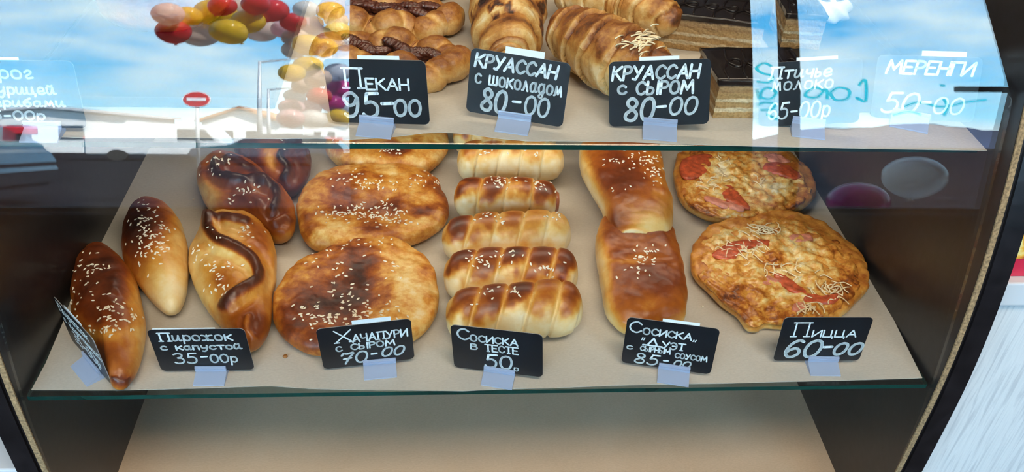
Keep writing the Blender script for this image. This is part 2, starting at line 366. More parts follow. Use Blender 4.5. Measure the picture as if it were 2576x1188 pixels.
car(-6.0, -7.6, 1.0, False, (0.02, 0.025, 0.035), 'dark hatchback with red tail light mirrored behind the leftmost price tag')
car(-9.3, -29.0, 1.0, True, (0.7, 0.7, 0.7), 'white van mirrored at the street edge left of the round road sign', 'van')
car(-4.9, -24.0, 1.0, False, (0.05, 0.07, 0.10), 'dark car mirrored below the street lamps beside the balloon column')

# ---- balloon garland along the window's side and a pair of loose balloons
def balloon_mat(name, col, trans, see=0.28):
    m, nt = mat(name); L = nt.links.new
    D = add(nt, 'ShaderNodeBsdfDiffuse'); D.inputs[0].default_value = (*col, 1)
    T = add(nt, 'ShaderNodeBsdfTranslucent'); T.inputs[0].default_value = (*col, 1)
    k = add(nt, 'ShaderNodeMixShader', Fac=trans); L(D.outputs[0], k.inputs[1]); L(T.outputs[0], k.inputs[2])
    G = add(nt, 'ShaderNodeBsdfGlossy', Roughness=0.12); F = add(nt, 'ShaderNodeFresnel', IOR=1.45)
    k2 = add(nt, 'ShaderNodeMixShader'); L(F.outputs[0], k2.inputs[0]); L(k.outputs[0], k2.inputs[1]); L(G.outputs[0], k2.inputs[2])
    S = add(nt, 'ShaderNodeBsdfTransparent'); S.inputs[0].default_value = (*[c**0.6 for c in col], 1)
    k3 = add(nt, 'ShaderNodeMixShader', Fac=see); L(k2.outputs[0], k3.inputs[1]); L(S.outputs[0], k3.inputs[2])
    o = add(nt, 'ShaderNodeOutputMaterial'); L(k3.outputs[0], o.inputs[0])
    return m
BCOL = {'p': ('pearl beige', (0.80, 0.60, 0.50)), 'y': ('yellow', (0.85, 0.55, 0.02)), 'r': ('red', (0.72, 0.03, 0.04)), 'k': ('pale pink', (0.85, 0.50, 0.52)),
        'w': ('milky white', (0.82, 0.80, 0.78)), 'g': ('blue-grey', (0.62, 0.66, 0.78)), 'm': ('magenta', (0.50, 0.01, 0.22))}
BM = {k: balloon_mat('balloon_'+v[0].replace(' ', '_').replace('-', '_'), v[1], 0.45) for k, v in BCOL.items()}
def balloon_mesh():
    V, F = [], []
    prof = []
    for k in range(19):
        a = math.pi*k/18
        z = -math.cos(a); r = math.sin(a)
        if z < 0: r *= 1.0 - 0.22*z*z*0.6; z *= 1.12
        prof.append((max(r, 0.0), z))
    n = 24
    for r, z in prof:
        for j in range(n): V.append((r*math.cos(2*math.pi*j/n), r*math.sin(2*math.pi*j/n), z*1.06))
    for i in range(len(prof)-1):
        for j in range(n): F.append((i*n+j, i*n+(j+1) % n, (i+1)*n+(j+1) % n, (i+1)*n+j))
    return V, F
BV, BF = balloon_mesh()
def knot_bm():
    b = bmesh.new()
    bmesh.ops.create_cone(b, cap_ends=True, segments=12, radius1=0.13, radius2=0.03, depth=0.14, matrix=Matrix.Translation((0, 0, -1.24)))
    return b
B_me, K_me = {}, {}
def balloon(x, y, z, r, c, label, group, tilt):
    t = thing('balloon', (x, y, z), label, 'balloon', group)
    if c not in B_me:
        o = mesh_obj('skin', BV, BF, BM[c], t); B_me[c] = o.data
        o2 = bm_obj('knot', knot_bm(), BM[c], t); K_me[c] = o2.data
    else:
        for nm, me in (('skin', B_me[c]), ('knot', K_me[c])): place(bpy.data.objects.new(nm, me), t)
    t.scale = (r, r, r*0.98); t.rotation_euler = tilt
BALLOONS = [(-1.282, -3.236, 1.155, 0.0734, 'p'), (-1.243, -3.406, 1.185, 0.0655, 'y'), (-1.293, -3.358, 1.057, 0.0813, 'r'), (-1.242, -3.606, 1.098, 0.101, 'p'), (-1.152, -3.524, 1.242, 0.0995, 'y'), (-0.995, -3.146, 1.016, 0.0821, 'y'), (-1.015, -3.109, 1.184, 0.0627, 'r'), (-1.085, -3.703, 1.317, 0.0944, 'p'), (-0.947, -3.304, 1.128, 0.0793, 'y'), (-0.899, -3.221, 1.231, 0.0661, 'r'), (-0.999, -3.818, 1.182, 0.0956, 'p'), (-0.856, -3.381, 1.231, 0.0787, 'r'), (-0.851, -3.686, 1.159, 0.0727, 'k'), (-0.772, -3.445, 1.162, 0.0648, 'r'), (-0.777, -3.542, 1.062, 0.0679, 'p'), (-0.675, -3.205, 1.197, 0.0593, 'w'), (-0.719, -3.576, 1.178, 0.0708, 'k'), (-0.811, -3.717, 0.999, 0.066, 'p'), (-0.7, -3.434, 0.986, 0.0762, 'y'), (-0.676, -3.689, 1.118, 0.0679, 'k'), (-0.611, -3.531, 1.273, 0.0703, 'y'), (-0.525, -3.145, 1.028, 0.0634, 'y'), (-0.599, -3.664, 1.234, 0.0612, 'p'), (-0.537, -3.514, 1.017, 0.0627, 'w'), (-0.608, -3.311, 0.945, 0.0658, 'y'), (-0.717, -3.122, 0.729, 0.0607, 'y'), (-0.739, -3.696, 0.864, 0.0782, 'y'), (-0.651, -3.431, 0.734, 0.0672, 'p'), (-0.581, -3.603, 0.805, 0.0699, 'g'), (-0.806, -3.715, 0.623, 0.0564, 'w'), (-0.733, -3.6, 0.701, 0.0677, 'p'), (-0.588, -3.745, 0.687, 0.0761, 'm'), (-0.632, -3.345, 0.591, 0.0596, 'r'), (-0.808, -3.632, 0.524, 0.0659, 'k'), (-0.586, -3.443, 0.542, 0.0608, 'm'), (-0.764, -3.803, 0.523, 0.0772, 'k'), (-0.565, -3.715, 0.534, 0.0603, 'g'), (-0.722, -3.118, 0.41, 0.0619, 'k'), (-0.645, -3.216, 0.408, 0.0672, 'w'), (-0.538, -3.281, 0.428, 0.0583, 'y'), (-0.659, -3.757, 0.427, 0.0652, 'p')]
ORD = ['first', 'second', 'third', 'fourth', 'fifth', 'sixth', 'seventh', 'eighth', 'ninth', 'tenth', 'eleventh']
rnd = random.Random(11); cnt = {}
arch = [b for b in BALLOONS if b[2] > 0.93 and b[0] < -0.72]; col_ = sorted([b for b in BALLOONS if b not in arch], key=lambda b: -b[2])
for where, lst in (('from the left in the mirrored garland\'s horizontal arm', sorted(arch, key=lambda b: b[0])), ('from the top in the mirrored garland\'s upright column', col_)):
    cnt = {}
    for x, y, z, r, c in lst:
        cnt[c] = cnt.get(c, 0)+1
        balloon(x, y, z, r, c, '%s balloon, %s %s %s' % (BCOL[c][0], ORD[cnt[c]-1], 'of its colour', where), 'balloons of the mirrored garland', (rnd.uniform(-1, 1), rnd.uniform(-1, 1), rnd.uniform(0, 3)))
balloon(1.715, -2.44, 0.05, 0.118, 'w', 'large white balloon mirrored at right above the magenta one', 'loose balloons outside the window', (0.1, 0.1, 0))
balloon(1.66, -2.76, -0.15, 0.128, 'm', 'large magenta balloon mirrored at right below the white one', 'loose balloons outside the window', (0.1, -0.1, 0))
def ribbon(paths, width, y0, y1, S):
    """flat brush strokes in the x-z plane"""
    bm = bmesh.new()
    for p in paths:
        P = catmull(np.array([S(*q) for q in p]), max(8, len(p)*6), closed=False)
        T = np.gradient(P, axis=0); T /= np.linalg.norm(T, axis=1)[:, None]+1e-9; N = np.stack([-T[:, 1], T[:, 0]], -1)
        for i in range(len(P)-1):
            q = [P[i]+N[i]*width, P[i]-N[i]*width, P[i+1]-N[i+1]*width, P[i+1]+N[i+1]*width]
            A = [bm.verts.new((a[0], y1, a[1])) for a in q]; B = [bm.verts.new((a[0], y0, a[1])) for a in q]
            bm.faces.new(A); bm.faces.new(B[::-1])
            bm.faces.new((A[0], A[3], B[3], B[0])); bm.faces.new((A[1], B[1], B[2], A[2]))
    bmesh.ops.recalc_face_normals(bm, faces=bm.faces[:])
    return bm
Swin = lambda u, v: (1.0 + (u-1890)*0.00139, 0.60-(v-198)*0.00212)
strokes = [[(1955, 160), (1935, 152), (1915, 165), (1930, 178), (1955, 185), (1948, 202), (1915, 200)],
           [(1930, 222), (1925, 240), (1950, 245), (1965, 228), (1945, 216), (1930, 222)], [(1970, 215), (1985, 225), (1990, 245)], [(1915, 220), (1922, 248)],
           [(2090, 220), (2060, 215), (2040, 235), (2070, 240), (2095, 218), (2098, 245)], [(2105, 228), (2125, 214), (2155, 220), (2150, 242), (2120, 246), (2105, 228)],
           [(2180, 245), (2175, 238), (2198, 248), (2198, 192), (2180, 208)], [(1915, 262), (1935, 255), (1960, 258), (1955, 272), (1925, 275)], [(1940, 285), (1970, 300)],
           [(2300, 262), (2340, 250), (2400, 262), (2460, 250), (2520, 242)], [(2270, 285), (2310, 275), (2345, 282)], [(2405, 240), (2415, 262), (2405, 285)], [(2395, 205), (2410, 206)]]
t = thing('window_lettering', (1.25, -2.271, 0.5), 'turquoise handwritten lettering on the window mirrored in the glass at right', 'lettering')
glassy('teal_vinyl', tint=(0.25, 0.93, 0.97), body=0.08, bodycol=(0.0, 0.5, 0.6))
for st_ in strokes:
    b = ribbon([st_], 0.006, -2.271, -2.268, Swin)
    for v in b.verts: v.co -= Vector((1.25, -2.271, 0.5))
    bm_obj('brush_letter', b, bpy.data.materials['teal_vinyl'], t)

# ---- body of the unseen ceiling panel, added to light the lower shelf
t = thing('ceiling_fill_panel', (0.15, -0.95, CEIL), 'unseen warm light panel added on the ceiling to light the display case', 'ceiling lamp')
mdif, nt_ = mat('lamp_diffuser'); e_ = add(nt_, 'ShaderNodeEmission', Strength=2.0); e_.inputs[0].default_value = (1, 0.88, 0.72, 1); o_ = add(nt_, 'ShaderNodeOutputMaterial'); nt_.links.new(e_.outputs[0], o_.inputs[0])
bm_obj('housing', box_bm((-0.64, -0.29, -0.02), (0.64, 0.29, 0.0), 0.004), m_ceil, t)
bm_obj('diffuser', box_bm((-0.6, -0.25, -0.025), (0.6, 0.25, -0.02)), mdif, t)

# ================================================================ the display case
HA = 0.42          # half the inner width
ZU, YU = 0.22508, 0.0679   # upper shelf: top face and front edge
DECK = -0.24; BACK = 0.50; TOP = 0.60
case = thing('display_case', (0, 0.25, FLOOR), 'dark brown bakery display case with curved glass front and two glass shelves', 'display case')
CO = Vector((0, 0.25, FLOOR))
def cobj(name, bm, m, smooth=False, parent=None):
    for v in bm.verts: v.co -= CO
    return bm_obj(name, bm, m, parent or case, smooth=smooth)
def yp(z): return 0.52*(z+0.03)**2 if z > -0.03 else 0.08*(z+0.03)**2
zs = [FLOOR+0.02] + list(np.linspace(-0.5, 0.60, 56))
prof = [(yp(z)-0.008, z) for z in zs]
for s in (-1, 1):
    x0, x1 = (HA+0.002, HA+0.030)
    pan = prism_bm(prof + [(BACK+0.03, TOP), (BACK+0.03, FLOOR+0.02)], min(s*x0, s*x1), max(s*x0, s*x1), 'x')
    po = cobj('side_panel', pan, m_lam)
    # raw chipboard strip on the front edge's inner side, then a slim black gap, then the edge band
    def strip(d0, d1, off, thick, nm, m, z0=-0.5):
        pf = [(y-off, z) for y, z in prof if z >= z0]
        bk = [(y+thick-off, z) for y, z in prof if z >= z0][::-1]
        cobj(nm, prism_bm(pf+bk, min(s*d0, s*d1), max(s*d0, s*d1), 'x'), m, parent=po)
    strip(HA+0.0025, HA+0.0078, 0.0015, 0.004, 'raw_board_strip', m_chip)
    strip(HA+0.0105, HA+0.0298, 0.0030, 0.006, 'edge_band', m_edge)
cobj('bottom_deck', box_bm((-HA-0.002, yp(DECK)-0.004, DECK-0.02), (HA+0.002, BACK, DECK)), m_lam)
cobj('back_panel', box_bm((-HA-0.03, BACK, FLOOR+0.02), (HA+0.03, BACK+0.03, TOP)), m_lam)
cobj('top_cover', box_bm((-HA-0.03, 0.235, TOP), (HA+0.03, BACK+0.03, TOP+0.02), 0.003), m_lam)
cobj('plinth', box_bm((-HA, 0.03, FLOOR), (HA, BACK, DECK-0.02)), m_edge)
cobj('shelf_fill_strip', box_bm((-0.36, 0.288, 0.2095), (0.36, 0.312, 0.2182), 0.002), mdif)  # glowing bar of the added fill, out of view
lb = cobj('lamp_tube', box_bm((-0.41, 0.275, 0.585), (0.41, 0.325, 0.599), 0.004), mdif)
# curved front pane, its right end trimmed back above the upper shelf
def gy(z): return -0.003 + (0.13*z+0.3125*z*z if z > 0 else 0.13*0.06*(math.exp(z/0.06)-1))
gz = np.linspace(-0.24, 0.585, 90)
def xr(z): return HA if z < 0.27 else HA - 0.0005 - max(0.0, (z-0.278))*0.53
V, F = [], []
for k, off in ((0, 0.0), (1, 0.004)):
    for z in gz:
        for u in np.linspace(0, 1, 9): V.append((-HA + u*(HA+xr(z)), gy(z)-(0.004-off), z))
n = len(gz); W_ = 9
for i in range(n-1):
    for j in range(W_-1):
        F.append((i*W_+j, i*W_+j+1, (i+1)*W_+j+1, (i+1)*W_+j)); o2 = n*W_
        F.append((o2+i*W_+j, o2+(i+1)*W_+j, o2+(i+1)*W_+j+1, o2+i*W_+j+1))
for i in range(n-1):
    for j in (0, W_-1):
        a, b = i*W_+j, (i+1)*W_+j; k0 = len(V); V += [V[a], V[b], V[b+n*W_], V[a+n*W_]]; F.append((k0, k0+1, k0+2, k0+3) if j == 0 else (k0+1, k0, k0+3, k0+2))
g = mesh_obj('front_glass', np.array(V)-np.array(CO), F, m_glass, case)
def shelf(y0, z, m):
    b = box_bm((-HA+0.0005, y0, z-0.0065), (HA-0.0005, BACK-0.005, z), 0.0008, seg=1)
    for f in b.faces: f.material_index = 1 if abs(f.normal.z) < 0.5 else 0
    return cobj('glass_shelf', b, [m_shelf, m])
s1 = shelf(0.0, 0.0, m_green); s2 = shelf(YU, ZU, m_green)
# small shelf brackets on the side panels
for z in (0.0, ZU):
    for s in (-1, 1):
        for y in (0.16, 0.42):
            cobj('shelf_peg', box_bm((s*HA-0.008 if s > 0 else s*HA-0.001, y-0.006, z-0.0145), (s*HA+0.001 if s > 0 else s*HA+0.008, y+0.006, z-0.0065), 0.001), plain('peg_steel', (0.5, 0.5, 0.5), 0.3, 1.0) if 'peg_steel' not in bpy.data.materials else bpy.data.materials['peg_steel'])

# parchment sheets
def sheet(px, z, back_y, label, m=None):
    P = [onz(x, y, z)[:2] for x, y in px]
    poly = [(float(a), float(b)) for a, b in P]
    bm = bmesh.new(); vs = [bm.verts.new((a, b, z)) for a, b in poly]
    f = bm.faces.new(vs)
    if f.normal.z < 0: f.normal_flip()
    bmesh.ops.triangulate(bm, faces=[f])
    r = bmesh.ops.extrude_face_region(bm, geom=bm.faces[:])
    for v in r['geom']:
        if isinstance(v, bmesh.types.BMVert): v.co.z += 0.0005
    bmesh.ops.recalc_face_normals(bm, faces=bm.faces[:])
    c = Vector((0, 0.2, z))
    for v in bm.verts: v.co -= c
    o = bm_obj('baking_paper', bm, m or m_paper, loc=c)
    return tag(o, label, 'baking paper', 'baking paper sheets in the case')
def back(x, y, z, yb):  # where the edge that passes pixel x,y runs on straight back to depth yb
    P = onz(x, y, z); return tuple(project(np.array([P[0], yb, z])))
front_u = [(60, 343), (200, 347), (500, 348), (700, 350), (800, 349), (878, 352), (960, 348), (1018, 342), (1065, 336), (1111, 334), (1150, 336), (1189, 340), (1260, 350), (1329, 356), (1420, 356), (1500, 357), (1586, 358), (1754, 365), (1900, 369), (2050, 372), (2133, 374), (2300, 377), (2495, 380)]
sheet([(60, 343)] + front_u[1:] + [(2506, 377), (2509, 368), (2506, 337), (2482, 297), (2440, 250)] + [tuple(project(np.array([0.36, 0.48, ZU]))), tuple(project(np.array([-0.38, 0.48, ZU])))] + [(70, 250)], ZU+0.0004, 0.48, 'parchment sheet with wavy front edge lining the upper glass shelf')
zl = 0.0004
L1 = onz(235, 560, zl); L2 = onz(325, 375, zl); R1 = onz(2161, 560, zl); R2 = onz(2052, 377, zl)
def ext(a, b, yb): t = (yb-a[1])/(b[1]-a[1]); q = a+(b-a)*t; return tuple(project(q))
front_l = [(79, 982), (300, 983), (500, 978), (680, 972), (780, 979), (900, 982), (1020, 983), (1165, 985), (1261, 980), (1400, 977), (1540, 971), (1700, 967), (1812, 966), (1950, 962), (2083, 959), (2200, 956), (2320, 952)]
sheet(front_l + [(2255, 820), (2180, 664), (2204, 625), (2161, 560), (2052, 377), ext(R1, R2, 0.47), ext(L1, L2, 0.47), (325, 375), (235, 560), (150, 748), (166, 795), (115, 915)], zl, 0.47, 'parchment sheet with a creased right corner lining the lower glass shelf')
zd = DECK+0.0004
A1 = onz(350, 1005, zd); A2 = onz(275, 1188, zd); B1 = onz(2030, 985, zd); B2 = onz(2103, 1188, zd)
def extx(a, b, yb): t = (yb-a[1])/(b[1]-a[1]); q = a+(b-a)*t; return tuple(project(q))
sheet([extx(A1, A2, 0.02), extx(B1, B2, 0.02), extx(B1, B2, 0.47), extx(A1, A2, 0.47)], zd, 0.47, 'bare brownish parchment sheet on the bottom deck below both shelves', m_deckpaper)

# ================================================================ neighbours of the case
def counter(x0, x1, y0, y1, ztop, label):
    t = thing('counter', ((x0+x1)/2, (y0+y1)/2, FLOOR), label, 'counter')
    c = Vector(t.location)
    def k(nm, lo, hi, m, bv=0.0):
        b = box_bm(lo, hi, bv)
        for v in b.verts: v.co -= c
        return bm_obj(nm, b, m, t)
    k('carcass', (x0, y0+0.006, FLOOR), (x1, y1, ztop-0.028), m_wood, 0.001)
    k('worktop', (x0-0.002, y0, ztop-0.028), (x1, y1, ztop), plain('white_worktop', (0.58, 0.60, 0.62), 0.45) if 'white_worktop' not in bpy.data.materials else bpy.data.materials['white_worktop'], 0.002)
    return t
counter(HA+0.034, HA+0.75, 0.025, 0.60, 0.105, 'white wood-grain counter standing right of the dark display case')
counter(-HA-0.60, -HA-0.036, 0.012, 0.60, -0.118, 'low white counter at the lower left of the display case')
gb = onz(2512, 697, 0.105)
t = thing('gift_box', (gb[0]+0.045, gb[1]+0.025, 0.105), 'red box with colourful yellow printed front on the white counter', 'box')
bx0, bx1, by0, by1 = -0.045, 0.10, -0.025, 0.05
bm_obj('carton', box_bm((bx0, by0, 0), (bx1, by1, 0.10), 0.002), plain('red_carton', (0.62, 0.02, 0.06), 0.4), t)
mpic, np_ = mat('printed_picture'); Lk = np_.links.new
tc_ = add(np_, 'ShaderNodeTexCoord'); nz = add(np_, 'ShaderNodeTexNoise', Scale=22.0, Detail=3.0, Distortion=2.0); Lk(tc_.outputs['Object'], nz.inputs['Vector'])
rr = ramp(np_, [(0.30, (0.55, 0.05, 0.03)), (0.42, (0.85, 0.45, 0.05)), (0.52, (0.90, 0.80, 0.35)), (0.62, (0.35, 0.60, 0.12)), (0.75, (0.85, 0.85, 0.75))]); Lk(nz.outputs[0], rr.inputs[0])
pp = add(np_, 'ShaderNodeBsdfPrincipled', Roughness=0.35); Lk(rr.outputs[0], pp.inputs['Base Color']); oo = add(np_, 'ShaderNodeOutputMaterial'); Lk(pp.outputs[0], oo.inputs[0])
bm_obj('picture', box_bm((bx0+0.001, by0-0.0008, 0.022), (bx1-0.002, by0+0.001, 0.098)), mpic, t)

# ================================================================ baked goods
SEED_ME = None
def seed_mesh():
    V, F = [], []
    for i in range(7):
        a = math.pi*i/6; z = -math.cos(a); r = math.sin(a)*(1-0.25*z)
        for j in range(8): V.append((0.00085*r*math.cos(j*math.pi/4), 0.0005*r*math.sin(j*math.pi/4), 0.0017*z))
    for i in range(6):
        for j in range(8): F.append((i*8+j, i*8+(j+1) % 8, (i+1)*8+(j+1) % 8, (i+1)*8+j))
    return V, F
def seeds(root, body, clusters, rng):
    """sesame seeds lying on the crust: clusters (photo x, y, half-width, half-height, count)"""
    global SEED_ME
    bpy.context.view_layer.update()
    me = body.data; mw = body.matrix_world
    bvh = BVHTree.FromPolygons([mw @ v.co for v in me.vertices], [p.vertices[:] for p in me.polygons])
    o0 = Vector(CAM.tolist()); pts = []
    for cx, cy, rx, ry, n in clusters:
        for _ in range(n):
            x, y = rng.gauss(cx, rx*0.55), rng.gauss(cy, ry*0.55)
            h = bvh.ray_cast(o0, Vector(ray(x, y).tolist()).normalized())
            if h[0] is not None and h[1].z > 0.15: pts.append((h[0], h[1]))
    inv = mw.inverted()
    def xf(p, nrm):
        q = nrm.to_track_quat('Y', 'Z').to_matrix().to_4x4() @ Matrix.Rotation(rng.uniform(0, 6.28), 4, 'Y') @ Matrix.Rotation(rng.uniform(-0.3, 0.3), 4, 'X')
        s = rng.uniform(1.0, 1.3)
        return inv @ Matrix.Translation(p+nrm*0.0003) @ q @ Matrix.Scale(s, 4)
    if SEED_ME is None:
        SEED_ME = bpy.data.meshes.new('sesame_seed'); SEED_ME.from_pydata(*[seed_mesh()[0], [], seed_mesh()[1]])
        SEED_ME.polygons.foreach_set('use_smooth', [True]*len(SEED_ME.polygons)); SEED_ME.materials.append(m_seed)
    for p, nrm in pts[:100]:
        o = bpy.data.objects.new('sesame_seed', SEED_ME); place(o, root); o.matrix_local = root.matrix_world.inverted() @ mw @ xf(p, nrm)
    if len(pts) > 100:
        V, F = [], []; sv, sf = seed_mesh()
        for p, nrm in pts[100:]:
            m = root.matrix_world.inverted() @ mw @ xf(p, nrm); k = len(V)
            V += [m @ Vector(v) for v in sv]; F += [tuple(a+k for a in f) for f in sf]
        o = mesh_obj('sesame_seeds', V, F, m_seed, root); o['kind'] = 'stuff'

def nz_arr(P, scale, seed=0.0, octv=3):
    return np.array([noise.fractal(Vector((p[0]*scale+seed, p[1]*scale, p[2]*scale)), 1.0, 2.0, octv) for p in P])
def seg_dist(P, line):
    P = np.asarray(P); best = np.full(len(P), 1e9)
    for a, b in zip(line[:-1], line[1:]):
        a, b = np.array(a, float), np.array(b, float); d = b-a
        t = np.clip(((P-a) @ d)/(d @ d+1e-9), 0, 1); best = np.minimum(best, np.linalg.norm(P-(a+t[:, None]*d), axis=1))
    return best
def sstep(a, b, x): t = np.clip((np.asarray(x, float)-a)/(b-a), 0, 1); return t*t*(3-2*t)

def blob(name, outline, z0, h, m, parent=None, n=2.3, zeq=0.40, bake=(0.2, 0.5), feats=(), lump=0.0015, lscale=45, N=120, K=44, tuck=0.16, zplane=0.42, seed=0.0, root_label=None):
    """a domed body over a closed outline given as photo pixels, lying at height z0;
    bake = (rim, crown); feats = ('spot',x,y,rx,ry,rot,db) ('ridge',line,width,height,bake) ('dent',x,y,rx,ry,depth)"""
    O = np.array([onz(x, y, z0+h*zplane)[:2] for x, y in outline]); O = catmull(O, N)
    c = (O.max(0)+O.min(0))/2; c = O.mean(0)*0.5+c*0.5
    V, rim = [], []
    V.append((c[0], c[1], z0+h)); rim.append(0.0)
    for i in range(1, K+1):
        a = (i/K)*math.pi/2; s = math.sin(a); z = z0+h*(zeq+(1-zeq)*max(0.0, 1-s**n)**(1/n))
        for o in O: V.append((c[0]+(o[0]-c[0])*s, c[1]+(o[1]-c[1])*s, z)); rim.append(s)
    J = 8
    for j in range(1, J+1):
        q = j/J; s = 1-tuck*q*q
        for o in O: V.append((c[0]+(o[0]-c[0])*s, c[1]+(o[1]-c[1])*s, z0+h*zeq*(1-q))); rim.append(1.0+q)
    V.append((c[0], c[1], z0)); rim.append(2.0)
    V = np.array(V); rim = np.array(rim)
    F = []
    for j in range(N): F.append((0, 1+j, 1+(j+1) % N))
    for i in range(K+J-1):
        for j in range(N): F.append((1+i*N+j, 1+(i+1)*N+j, 1+(i+1)*N+(j+1) % N, 1+i*N+(j+1) % N))
    last = 1+(K+J-1)*N
    for j in range(N): F.append((last+j, len(V)-1, last+(j+1) % N))
    px = project(V); hz = np.clip((V[:, 2]-z0)/h, 0, 1)
    B = bake[0] + (bake[1]-bake[0])*sstep(0.25, 0.95, hz)
    topw = sstep(0.0, 0.35, hz)
    for f in feats:
        if f[0] == 'spot':
            _, x, y, rx, ry, rot, db = f; a = math.radians(rot)
            dx, dy = px[:, 0]-x, px[:, 1]-y
            u, v = (dx*math.cos(a)+dy*math.sin(a))/rx, (-dx*math.sin(a)+dy*math.cos(a))/ry
            B = B + db*np.exp(-(u*u+v*v)*0.9)*topw
        elif f[0] == 'ridge':
            _, line, wd, hh, bk = f
            d = seg_dist(px, catmull(line, 40, False)); k = np.exp(-(d/wd)**2*1.2)*topw
            V[:, 2] += hh*k; B = B*(1-sstep(0.35, 0.8, k)) + bk*sstep(0.35, 0.8, k)
            # a crease beside the fold
            V[:, 2] -= abs(hh)*0.35*np.exp(-((d-wd*1.5)/(wd*0.6))**2)*topw
        elif f[0] == 'dent':
            _, x, y, rx, ry, dep = f
            V[:, 2] -= dep*np.exp(-(((px[:, 0]-x)/rx)**2+((px[:, 1]-y)/ry)**2)*1.2)*topw
    if lump:
        q = nz_arr(V, lscale, seed)
        V[:, 2] += lump*q*topw*1.3
        out = V[:, :2]-c; V[:, :2] += out/(np.linalg.norm(out, axis=1)[:, None]+1e-6)*(lump*0.8*q*(rim > 0.3))[:, None]
        B = B + 0.06*q
    V[:, 2] = np.maximum(V[:, 2], z0)
    base = np.array([c[0], c[1], z0])
    if parent is None:
        return mesh_obj(name, V, F, m, None, base, attr={'bake': np.clip(B, 0, 1)}), base
    pl = np.array(parent.matrix_world.translation)
    o = mesh_obj(name, V-pl, F, m, parent, attr={'bake': np.clip(B, 0, 1)})
    return o, base

def tube(path, rad, na=40, up=(0, 0, 1), flat=0.0, zmin=None, mod=None):
    """skin a path (N,3) with radii (N,); mod(u, ang) -> radius factor"""
    P = np.asarray(path, float); N = len(P); T = np.gradient(P, axis=0); T /= np.linalg.norm(T, axis=1)[:, None]+1e-9
    up = np.asarray(up, float); V = []
    ang = np.linspace(0, 2*math.pi, na, endpoint=False); U = np.linspace(0, 1, N); A_ = []
    for i in range(N):
        s = np.cross(T[i], up); s /= np.linalg.norm(s)+1e-9; q = np.cross(s, T[i])
        f = mod(U[i], ang) if mod else np.ones(na)
        V.append(P[i]+(np.cos(ang)[:, None]*q+np.sin(ang)[:, None]*s)*(rad[i]*f)[:, None]); A_.append(ang)
    V = np.vstack(V); uu = np.repeat(U, na); aa = np.tile(ang, N)
    if zmin is not None: V[:, 2] = np.maximum(V[:, 2], zmin)
    F = [(i*na+j, i*na+(j+1) % na, (i+1)*na+(j+1) % na, (i+1)*na+j) for i in range(N-1) for j in range(na)]
    F.append(tuple(range(na))[::-1]); F.append(tuple((N-1)*na+j for j in range(na)))
    return V, F, uu, aa
def fixnormals(o):
    b = bmesh.new(); b.from_mesh(o.data); bmesh.ops.recalc_face_normals(b, faces=b.faces[:]); b.to_mesh(o.data); b.free(); return o

rng = random.Random(5)
def Z5(pts): return [(x*0.5725, y*0.5725+330) for x, y in pts]
def Z6(pts): return [(x*0.564+680, y*0.564+330) for x, y in pts]
def Z7(pts): return [(x*0.564+1430, y*0.564+330) for x, y in pts]
def bun(name, outline, h, label, cat, group, m, sd=(), **kw):
    z0 = kw.pop('z0', 0.0012)
    c = np.array([onz(x, y, z0)[:2] for x, y in outline]).mean(0)
    t = thing(name, (c[0], c[1], z0), label, cat, group)
    bpy.context.view_layer.update()
    o, _ = blob('crust', outline, z0, h, m, parent=t, **kw)
    fixnormals(o)
    if sd: seeds(t, o, sd, rng)
    return t, o

GP = 'sesame pies at the left of the lower shelf'
bun('hand_pie', Z5([(415, 508), (500, 540), (570, 610), (610, 690), (638, 830), (638, 930), (605, 1050), (560, 1120), (520, 1134), (490, 1115), (465, 1050), (415, 960), (338, 900), (318, 830), (318, 720), (328, 640), (358, 560)]), 0.043,
    'long brown sesame pie at the lower left behind its slanted price tag', 'pie', GP, m_bread, n=2.0, bake=(0.30, 0.62), seed=1, zplane=0.25, zeq=0.27,
    feats=[('spot', 262, 690, 70, 90, 20, 0.18), ('spot', 275, 840, 60, 22, 0, -0.30), ('spot', 300, 880, 60, 40, 0, 0.0), ('spot', 335, 760, 26, 110, -10, -0.25), ('spot', 300, 940, 40, 30, 0, 0.05), ('spot', 310, 962, 26, 14, 0, 0.4), ('ridge', [(285, 955), (305, 965), (325, 960)], 9, 0.003, 0.75)],
    sd=[(230, 675, 40, 30, 26), (185, 735, 15, 50, 16), (300, 800, 55, 34, 56), (265, 830, 70, 20, 10), (240, 740, 60, 30, 6)])
bun('hand_pie', Z5([(655, 300), (720, 320), (780, 380), (815, 460), (828, 560), (820, 680), (792, 765), (745, 790), (700, 770), (640, 710), (580, 630), (542, 560), (534, 480), (546, 400), (592, 325)]), 0.044,
    'pale-ended oval sesame pie standing second from the left on the lower shelf', 'pie', GP, m_bread, n=2.0, bake=(0.10, 0.20), seed=2, lump=0.001,
    feats=[('spot', 365, 545, 60, 55, 0, 0.60), ('spot', 330, 610, 34, 90, 0, 0.42), ('spot', 385, 620, 40, 60, 0, 0.10), ('spot', 430, 740, 40, 40, 0, -0.15)],
    sd=[(372, 585, 45, 70, 70), (400, 605, 40, 40, 26), (360, 560, 30, 50, 16)])
